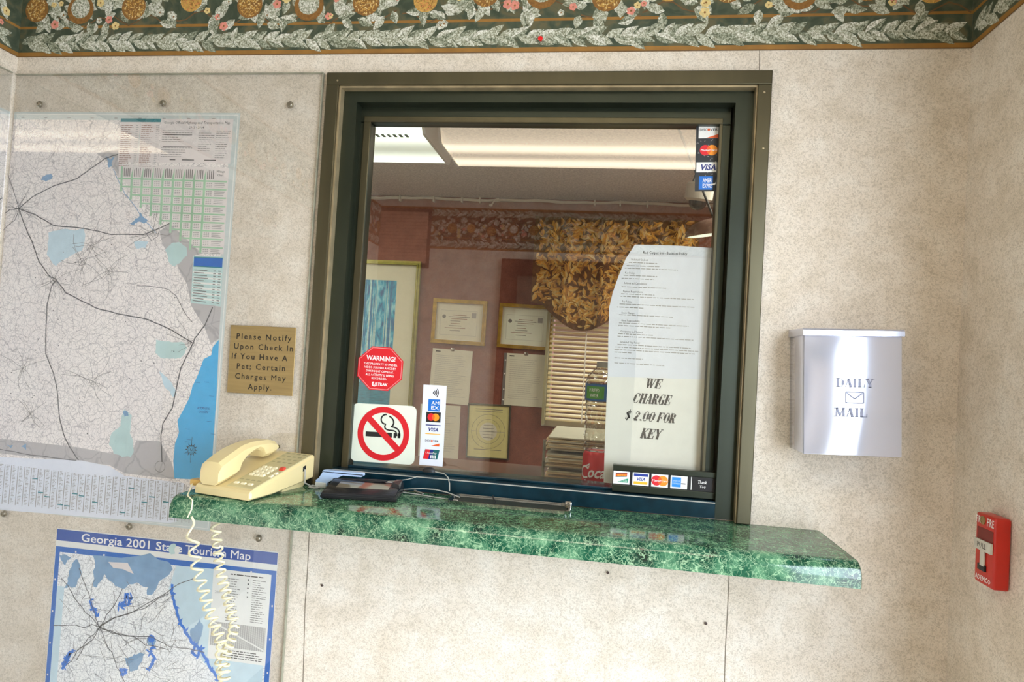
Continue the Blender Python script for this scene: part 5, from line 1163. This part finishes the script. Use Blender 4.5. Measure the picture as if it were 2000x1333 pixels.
# ================================================================== OFFICE BEHIND THE GLASS
def framed(name, label, cat, corners, y, fm, fw_, mat_w, art_fn, depth=0.02, parts_mat=None, group=None):
    c, w, h, t = quad(*corners, y)
    o = thing(name, label, cat, (c.x, OY - 0.001, c.z), (0, t, 0), group)
    mb = MB(); d = -depth
    for lo, hi in (((-w / 2, d, h / 2 - fw_), (w / 2, 0, h / 2)), ((-w / 2, d, -h / 2), (w / 2, 0, -h / 2 + fw_)), ((-w / 2, d, -h / 2 + fw_), (-w / 2 + fw_, 0, h / 2 - fw_)), ((w / 2 - fw_, d, -h / 2 + fw_), (w / 2, 0, h / 2 - fw_))): mb.box(lo, hi, fm, .0015)
    k = fw_ * .55
    for lo, hi in (((-w / 2 + k, d - .004, h / 2 - fw_), (w / 2 - k, d + .002, h / 2 - k)), ((-w / 2 + k, d - .004, -h / 2 + k), (w / 2 - k, d + .002, -h / 2 + fw_)), ((-w / 2 + k, d - .004, -h / 2 + fw_), (-w / 2 + fw_, d + .002, h / 2 - fw_)), ((w / 2 - fw_, d - .004, -h / 2 + fw_), (w / 2 - k, d + .002, h / 2 - fw_))): mb.box(lo, hi, parts_mat or fm, .001)
    mb.build('frame', o, smooth=False)
    iw, ih = w - 2 * fw_, h - 2 * fw_
    if mat_w is not None:
        mb = MB(); mb.box((-iw / 2, -.010, -ih / 2), (iw / 2, -.002, ih / 2), mat_w); mb.build('mount', o, smooth=False)
    a = Art(0.0004); art_fn(a, iw, ih); ob = a.build('print', o); ob.location.y = -.0102
    return o
# tall forest print
def forest(a, w, h):
    x0, x1, z0, z1 = -w / 2 + .02, w / 2 - .105, -h / 2 + .05, h / 2 - .085
    a.rect(x0, z0, x1, z1, M['painting'], 1); hz = z0 + .46 * (z1 - z0)
    r2 = random.Random(4)
    for k in range(16):
        x = x0 + .01 + r2.random() * (x1 - x0 - .02); ww = r2.uniform(.004, .011); b = hz - r2.random() * .05
        a.poly([(x - ww / 2, b), (x + ww / 2, b), (x + ww * .3 + r2.uniform(-.006, .006), z1), (x - ww * .3, z1)], M['trunk'] if k % 3 else M['trunk_dark'], 1.5 + k * .02)
    a.rect(x0, z0, x1, z0 + .22 * (z1 - z0), M['pond'], 2)
framed('framed_print', 'tall gold framed teal forest painting with a cream mount on the office wall', 'picture', ((690, 506), (824, 511), (800, 838), (664, 828)), OY - .02, M['gold_green'], .022, M['mat_board'], forest)
def cert(m, seed):
    def fn(a, w, h):
        r2 = random.Random(seed); a.rect(-w / 2 + .004, -h / 2 + .004, w / 2 - .004, h / 2 - .004, m, 1)
        a.disc(-w * .33, h * .13, .010, M['ink_grey'], 2, 12); a.rect(w * .26, h * .12, w * .36, h * .26, M['ink_soft'], 2)
        for k, (z, wd) in enumerate(((.18, .30), (.13, .46), (.08, .34), (.02, .22), (-.05, .20), (-.11, .26), (-.17, .44), (-.24, .22))):
            x = 0 if k < 3 else -.08
            a.rect(w * (x - wd / 2), h * z - .0014, w * (x + wd / 2), h * z + .0014, M['ink_grey'] if k % 2 else M['ink_brown'], 2)
        b = ((-.40, -.36), (.38, -.36), (.38, .30), (-.40, .30))
        a.stroke([(w * p[0], h * p[1]) for p in b + b[:1]], .0012, M['ink_soft'], 2)
    return fn
framed('framed_certificate', 'gold framed white certificate with faint brown print, beside the forest painting', 'certificate', ((846, 583), (952, 588), (946, 677), (841, 669)), OY - .02, M['gold_frame'], .020, M['white'], cert(M['paper_warm'], 2), group='certificates on the office wall')
framed('framed_certificate', 'gold framed pale green certificate next to the window blind', 'certificate', ((975, 592), (1081, 598), (1076, 686), (971, 678)), OY - .02, M['gold_frame'], .018, M['white'], cert(M['sign_white'], 5), group='certificates on the office wall')
def seal(a, w, h):
    a.rect(-w / 2, -h / 2, w / 2, h / 2, M['paper_cream'], 1); a.arc(0, -.0, w * .42, .0016, M['ink_grey'], 2); a.arc(0, 0, w * .30, .0014, M['ink_grey'], 2); a.disc(0, 0, w * .22, M['paper_warm'], 1.6)
    for k in range(5): a.rect(-w * (.16 - .02 * abs(k - 2)), .03 - k * .016, w * (.16 - .02 * abs(k - 2)), .0325 - k * .016, M['ink_grey'], 2)
    for z in (.42, .38, -.36): a.rect(-w * .34, h * z, w * .34, h * z + .003, M['ink_grey'], 2)
    a.rect(-w * .42, -.002, w * .42, .0, M['ink_soft'], 2)
framed('framed_certificate', 'cream certificate with a round seal in a thin dark frame, low on the office wall', 'certificate', ((915, 788), (999, 792), (992, 900), (908, 894)), OY - .015, M['steel_dark'], .008, M['white'], seal, depth=.012, group='certificates on the office wall')
def wall_paper(label, corners, rows, y=OY, holes=False, head=True):
    c, w, h, t = quad(*corners, y - .004); o = thing('pinned_paper', label, 'paper', (c.x, y - .004, c.z), (0, t, 0), 'papers pinned on the office wall')
    sheet_mb(w, h, .002, M['paper_warm'], 'sheet', o, 0, 0)
    a = Art(.0004)
    if head: a.rect(-w * .42, h * .44, -w * .3, h * .46, M['ink'], 1)
    a.lines(-w * .40, h * .38, w * .42, rows, h * .78 / rows, .0016, M['ink_soft'], 1, .35)
    if holes:
        for z in (.36, .1, -.2, -.4): a.disc(-w * .52, h * z, .004, M['white'], 1, 8)
        a.rect(-w * .56, -h / 2, -w * .49, h / 2, M['ink_grey'], .6)
    a.build('print', o)
    mb = MB(); mb.box((-.010, -.004, h / 2 - .008), (.010, .0, h / 2 + .008), M['steel'], .002); mb.build('clip', o)
wall_paper('printed page clipped on the office wall under the white certificate', ((846, 680), (926, 687), (912, 792), (836, 785)), 22)
wall_paper('printed page with punched margin hanging under the pale green certificate', ((989, 690), (1068, 694), (1060, 797), (984, 791)), 20, holes=True)
wall_paper('lower printed page half hidden behind the tall payment sticker', ((822, 790), (900, 793), (894, 899), (816, 892)), 18, head=False)
# window with blind and valance
wo = struct(bpy.data.objects.new('window_2', None)); C.objects.link(wo); wo.location = (0, OY, WZ0)
mb = MB()
for lo, hi in (((WX0 - .035, -.012, -.03), (WX0, .06, WZ1 - WZ0 + .03)), ((WX1, -.012, -.03), (WX1 + .035, .06, WZ1 - WZ0 + .03)), ((WX0, -.012, -.03), (WX1, .06, 0)), ((WX0, -.012, WZ1 - WZ0), (WX1, .06, WZ1 - WZ0 + .03))): mb.box(lo, hi, M['white_plastic'])
mb.build('window_frame', wo, smooth=False)
wb = thing('window_blind', 'cream slatted blind over the office window behind the bottle', 'blind', (0, OY - .045, 1.40))
bx0, bx1 = P(1072, 700, OY - .045).x, 0.24; zt, zb_ = 1.70, 1.10; n = 26; pitch = (zt - zb_) / n
for k in range(n):
    z = zt - 1.40 - (k + .5) * pitch; mb = MB(); lp = []
    sec = [(-.0115, -.0075), (-.005, -.0012), (.003, .0030), (.0115, .0055)]
    lp = [(bx0, z), (bx1, z)]; g_ = [[(x, y, z + w_) for x in (bx0, bx1)] for y, w_ in sec]; i_ = mb._mi(M['blind']); vv = [[mb.bm.verts.new(p_) for p_ in rw] for rw in g_]
    for r0_, r1_ in zip(vv, vv[1:]): mb.bm.faces.new((r0_[0], r0_[1], r1_[1], r1_[0])).material_index = i_
    mb.build('slat', wb)
mb = MB(); mb.box((bx0 - .005, -.022, zt - 1.40), (bx1, .018, zt - 1.36), M['blind'], .002); mb.build('head_rail', wb)
lx = P(1140, 750, OY - .06).x
for x in (lx, lx + .20): mb = MB(); mb.box((x - .003, -.0165, zb_ - 1.40), (x + .003, -.0150, zt - 1.40), M['blind_cord']); mb.build('ladder_tape', wb, smooth=False)
mb = MB(); mb.box((bx0 - .020, -.004, zb_ - 1.42), (bx0 - .006, .030, zt - 1.38), M['phone_print']); mb.build('side_channel', wb, smooth=False)
# valance: printed cloth in soft folds with a scalloped hem
vl = thing('valance', 'dark valance printed with gold leaves, hanging over the top of the office window', 'curtain', (0, OY - .10, 1.80))
vx0, vx1 = P(1040, 540, OY - .10).x, 0.42
vt = P(1130, 425, OY - .10).z - 1.80
def hem(x):
    t = (x - vx0) / (vx1 - vx0); return (P(1060, 592, OY - .10).z - 1.80) - .13 * math.sin(math.pi * min(1, max(0, (t - .06) * 1.9))) ** 1.0 * 1.0
def fold(x, z): return .018 * math.sin(x * 34) + .008 * math.sin(x * 71 + 1)
mb = MB(); N = 60; fr_, bk_ = [], []
vs = {}
bm = mb.bm; ii = mb._mi(M['valance'])
def vcol(k, dy):
    x = vx0 + (vx1 - vx0) * k / N; return [bm.verts.new((x, fold(x, 0) + dy, vt + (hem(x) - vt) * j / 8)) for j in range(9)]
cf = [vcol(k, 0) for k in range(N + 1)]; cb_ = [vcol(k, .003) for k in range(N + 1)]
for cc in (cf, cb_):
    for k in range(N):
        for j in range(8): bm.faces.new((cc[k][j], cc[k + 1][j], cc[k + 1][j + 1], cc[k][j + 1])).material_index = ii
for k in range(N): bm.faces.new((cf[k][8], cf[k + 1][8], cb_[k + 1][8], cb_[k][8])); bm.faces.new((cf[k][0], cf[k + 1][0], cb_[k + 1][0], cb_[k][0]))
mb.build('cloth', vl)
a = Art(.0006); r2 = random.Random(11)
for k in range(1500):
    x = r2.uniform(vx0 + .02, vx1 - .02); z = r2.uniform(-.4, vt - .01)
    if z < hem(x) + .02: continue
    an = r2.random() * 6.28; l = r2.uniform(.028, .055)
    tipz = z + math.sin(an) * l; tipx = x + math.cos(an) * l
    if tipx < vx0 + .004 or tipx > vx1 or tipz < hem(tipx) + .006 or tipz > vt: continue
    m1, m2 = r2.choice([('gold_leaf', 'gold_leaf3'), ('gold_leaf', 'gold_leaf2'), ('gold_leaf2', 'gold_leaf'), ('gold_leaf3', 'gold_leaf')]); a.leaf(x, z, an, l, l * .42, M[m1], M[m2], 2 + 3 * r2.random())
a.build('leaf_print', vl, warp=fold)
# desk, tray, papers, bottle, can
dz = 1.085
dkk = thing('desk', 'brown office desk standing directly behind the service window', 'desk', (-0.3, 0.55, 0))
mb = MB(); mb.box((-.9, -.41, dz - .03), (.9, .09, dz), M['desk'], .004); mb.build('desktop', dkk)
for x in (-.88, .84): mb = MB(); mb.box((x, -.36, 0), (x + .04, .07, dz - .03), M['desk'], .002); mb.build('side_panel', dkk)
ty = 0.33
tlx, trx = P(1062, 880, ty).x, P(1062, 880, ty).x + .235
lt = thing('letter_tray', 'clear three tier letter tray full of papers on the desk beside the bottle', 'letter tray', ((tlx + trx) / 2, ty + .15, dz)); hw = (trx - tlx) / 2
for k in range(3):
    mb = MB(); z = .003 + k * .043; mb.box((-hw, -.15, z), (hw, .15, z + .003), M['plexi'], 0); mb.box((-hw, -.15, z), (-hw + .003, .15, z + .016), M['plexi'], 0); mb.box((hw - .003, -.15, z), (hw, .15, z + .016), M['plexi'], 0); mb.build('tier', lt, smooth=False)
for x in (-hw, hw):
    for y in (-.14, .14): mb = MB(); mb.tube([(x, y, 0), (x, y, .115)], .004, M['plexi_edge'], 8); mb.build('post', lt)
for k, nm in enumerate(('lowest paper stack in the clear letter tray', 'middle paper stack in the clear letter tray', 'topmost paper stack in the clear letter tray, its top sheet sloping')):
    st = thing('paper_stack', nm, 'paper stack', ((tlx + trx) / 2, ty + .15, dz + .0065 + k * .043), (0, 0, 0), 'paper stacks in the letter tray')
    mb = MB(); r2 = random.Random(k); nn = 10
    for j in range(nn):
        dx, dy = r2.uniform(-.006, .006), r2.uniform(-.010, .004); z = j * .0034; tilt = .0006 * j
        sec = [(-hw + .010 + dx, z), (hw - .010 + dx, z + r2.uniform(-.0006, .0006)), (hw - .010 + dx, z + .0026), (-hw + .010 + dx, z + .0026)]
        mb.prism(sec, -.146 + dy, .14 + dy, M['manila'] if j % 3 else M['paper_warm'], 'Y')
    mb.build('sheets', st, smooth=False)
by = 0.26; bxl = P(1143, 768, by).x; brad = .040
wbt = thing('water_bottle', 'tall clear plastic water bottle with a blue and green label, behind the soda can', 'bottle', (bxl + brad, by, dz))
zt_ = P(1172, 707, by).z - dz; zl1, zl0 = P(1160, 750, by).z - dz, P(1160, 782, by).z - dz
prof = [(0, .002), (.030, 0), (brad - .002, .006)]
for k in range(9): z = .02 + (zl0 - .03) * k / 8; prof += [(brad - .001, z), (brad - .005, z + (zl0 - .03) / 16)]
prof += [(brad, zl0 - .004), (brad, zl1 + .004), (brad - .004, zl1 + .02), (brad * .62, zt_ - .022), (.0155, zt_ - .012), (.0155, zt_ - .004), (0, zt_ - .004)]
mb = MB(); mb.lathe(prof, M['bottle'], 32); mb.build('body', wbt, ang=60)
mb = MB(); mb.ring([[((brad + d_) * math.cos(2 * math.pi * j / 32), (brad + d_) * math.sin(2 * math.pi * j / 32), z) for j in range(32)] for d_, z in ((.0002, zl0), (.0006, zl0), (.0006, zl1), (.0002, zl1))], M['label_blue'], cap=False); mb.build('label', wbt)
def wrap(art, rad, name, parent, z=0.0, a0=-90, lift=.0004):
    me_v = []
    for x, y, l in art.v: an = R(a0) + x / rad; rr_ = rad + lift + l * .00015; me_v.append((rr_ * math.cos(an), rr_ * math.sin(an), y + z))
    me = bpy.data.meshes.new(name); me.from_pydata(me_v, [], art.f)
    for m in art.mats: me.materials.append(m)
    me.polygons.foreach_set('material_index', art.m); me.update(); return link(name, me, parent)
lh = zl1 - zl0; a = Art()
for k in range(8): a.rect(-.036 + k * .006, .12 * lh, -.030 + k * .006, .88 * lh, M['label_green'], 1)
a.text('PURIFIED', -.012, .54 * lh, .20 * lh, M['white_ink'], 2, width=.026, res=1); a.text('WATER', -.012, .22 * lh, .22 * lh, M['white_ink'], 2, width=.022, res=1); wrap(a, brad + .0006, 'label_print', wbt, zl0, -100)
mb = MB(); mb.lathe([(0, zt_ - .014), (.0165, zt_ - .014), (.0165, zt_ - .001), (.015, zt_), (0, zt_)], M['cap'], 24); mb.build('cap', wbt)
cy_ = 0.185; cxl = P(1137.5, 900, cy_).x; crad = .033; cz1 = P(1150, 877, cy_).z - dz
cn = thing('soda_can', 'red soda can with white script lettering, standing just inside the glass', 'can', (cxl + crad, cy_, dz))
mb = MB(); mb.lathe([(.025, 0), (.0285, .002), (crad, .010), (crad, cz1 - .012), (.0285, cz1 - .003)], M['can_red'], 40); mb.build('body', cn, ang=40)
mb = MB(); mb.lathe([(0, cz1 - .005), (.026, cz1 - .005), (.0268, cz1), (.0285, cz1), (.0286, cz1 - .0034), (0, cz1 - .0056)], M['can_metal'], 32); mb.build('lid', cn)
a = Art(); zc = cz1 - .060
x_ = -.026
a.arc(x_ + .010, zc + .011, .0125, .0042, M['white_ink'], 1, 40, 310, 26); a.stroke([(x_ + .012, zc + .024), (x_ + .022, zc + .030), (x_ + .020, zc + .022)], .0035, M['white_ink'], 1)
a.text('oca', x_ + .017, zc + .001, .0245, M['white_ink'], 1, bold=.022, shear=.28, align='L', width=.040)
a.stroke([(x_ - .002, zc - .014), (x_ + .012, zc - .008), (x_ + .026, zc - .013), (x_ + .046, zc - .020), (x_ + .060, zc - .014)], .0045, M['white_ink'], 1)
a.text('ORIGINAL', x_ + .034, zc - .034, .0045, M['white_ink'], 1, bold=.01, width=.030, res=1)
for k in range(len(a.v)): pass
wrap(a, crad, 'can_print', cn, 0, -112)
# ceiling fixture in the office, cable along the ceiling edge, camera, lamp
fy = 0.976
fe = P(882, 318, 1.138); of = thing('ceiling_light', 'long lit fluorescent ceiling light inside the office, cut off by the window frame', 'ceiling light', (fe.x - .62, fy, OZ))
def wrap_fixture(o, L_, lens, half=.207, dep=.085, slots=0):
    mb = MB(); mb.box((-L_ / 2, -half - .01, -.022), (L_ / 2, half + .01, 0), M['fix_white'], .003); mb.build('housing', o)
    sec = [(-half, -.022), (-half * .78, -dep), (half * .78, -dep), (half, -.022)]
    mb = MB(); mb.prism(sec, -L_ / 2 + .012, L_ / 2 - .012, lens, 'X'); mb.build('lens', o, smooth=False)
    for x0, x1 in ((-L_ / 2, -L_ / 2 + .011), (L_ / 2 - .011, L_ / 2)):
        mb = MB(); mb.prism([(y * 1.05, z * 1.05 if z < -.03 else z) for y, z in sec], x0, x1, M['fix_white'], 'X'); mb.build('end_cap', o, smooth=False)
    if slots:
        for k in range(slots):
            x = L_ / 2 - .07 - k * .021; mb = MB(); mb.box((x - .010, -half * .765, -dep - .0020), (x, -half * .64, -dep - .0003), M['lens_slot']); mb.build('slot', o, smooth=False)
wrap_fixture(of, 1.22, M['lens_office'], slots=22)
lf = thing('ceiling_light', 'fluorescent ceiling light of the lobby, seen only as a reflection in the glass', 'ceiling light', (-.12, -1.29, ZCEIL))
wrap_fixture(lf, 1.20, M['lens'], .195, .075)
cc_ = thing('ceiling_cable', 'white cable tacked along the top of the office wall with one loose tail', 'cable', (-.45, OY - .012, P(1040, 393, OY - .01).z)); CC = Vector(cc_.location)
mb = MB(); mb.tube([Vector((-2.2 + .06 * k, OY - .010, CC.z + .003 * math.sin(k * .7) + .002 * math.sin(k * 1.9))) - CC for k in range(56)], .0075, M['white_plastic'], 8); mb.build('wire', cc_)
for px in (782, 848, 903, 938, 1162, 1212, 1265): q = P(px, 389, OY - .01); mb = MB(); mb.box(Vector((q.x - .004, OY - .024, CC.z - .018)) - CC, Vector((q.x + .004, OY - .002, CC.z + .012)) - CC, M['white_plastic'], .001); mb.build('cable_clip', cc_)
mb = MB(); mb.tube([P(px, py, OY - .02) - CC for px, py in ((975, 388), (968, 390), (963, 396), (959, 402))], .004, M['white_plastic'], 6); mb.lathe([(0, 0), (.009, 0), (.009, .010), (0, .012)], M['white_plastic'], 10, tuple(P(958.5, 403, OY - .02) - CC)); mb.build('loose_end', cc_)
q = P(1366, 377, 1.1)
dc = thing('dome_camera', 'small white security camera with a dark dome, near the upper corner of the glass', 'camera', tuple(q), (R(12), R(6), 0))
mb = MB(); mb.lathe([(0, .035), (.045, .035), (.050, .028), (.050, -.022), (.040, -.030), (.034, -.030), (0, -.028)], M['white_plastic'], 32); mb.build('housing', dc)
mb = MB(); mb.lathe([(.033, -.029), (.031, -.044), (.022, -.056), (.010, -.062), (0, -.063)], M['dome_black'], 28); mb.build('dome', dc)
mb = MB(); mb.tube([(-.030, 0, .03), (-.016, .02, .10)], .004, M['black'], 8); mb.tube([(.01, .03, .03), (.01, .03, OZ - q.z + .02)], .009, M['white_plastic'], 10); mb.build('bracket', dc)
q = P(1385, 452, .95)
hl = thing('pendant_lamp', 'dusky shallow dome lamp with a pale glowing rim, behind the edge of the window frame', 'lamp', (q.x + .02, .95, q.z - .008), (R(8), R(-9), 0))
mb = MB(); mb.lathe([(.100, 0), (.092, .020), (.070, .040), (.040, .050), (0, .054), (0, .050), (.040, .046), (.068, .036), (.088, .018), (.096, 0)], M['lamp_shade'], 36); mb.build('shade', hl)
mb = MB(); mb.lathe([(0, -.004), (.075, -.004), (.0955, .001), (.0955, .004), (0, .004)], M['lamp_glow'], 36); mb.build('diffuser', hl)
mb = MB(); mb.tube([(0, 0, .05), (-.10, -.06, OZ - q.z + .0)], .004, M['black'], 8); mb.build('stem', hl)
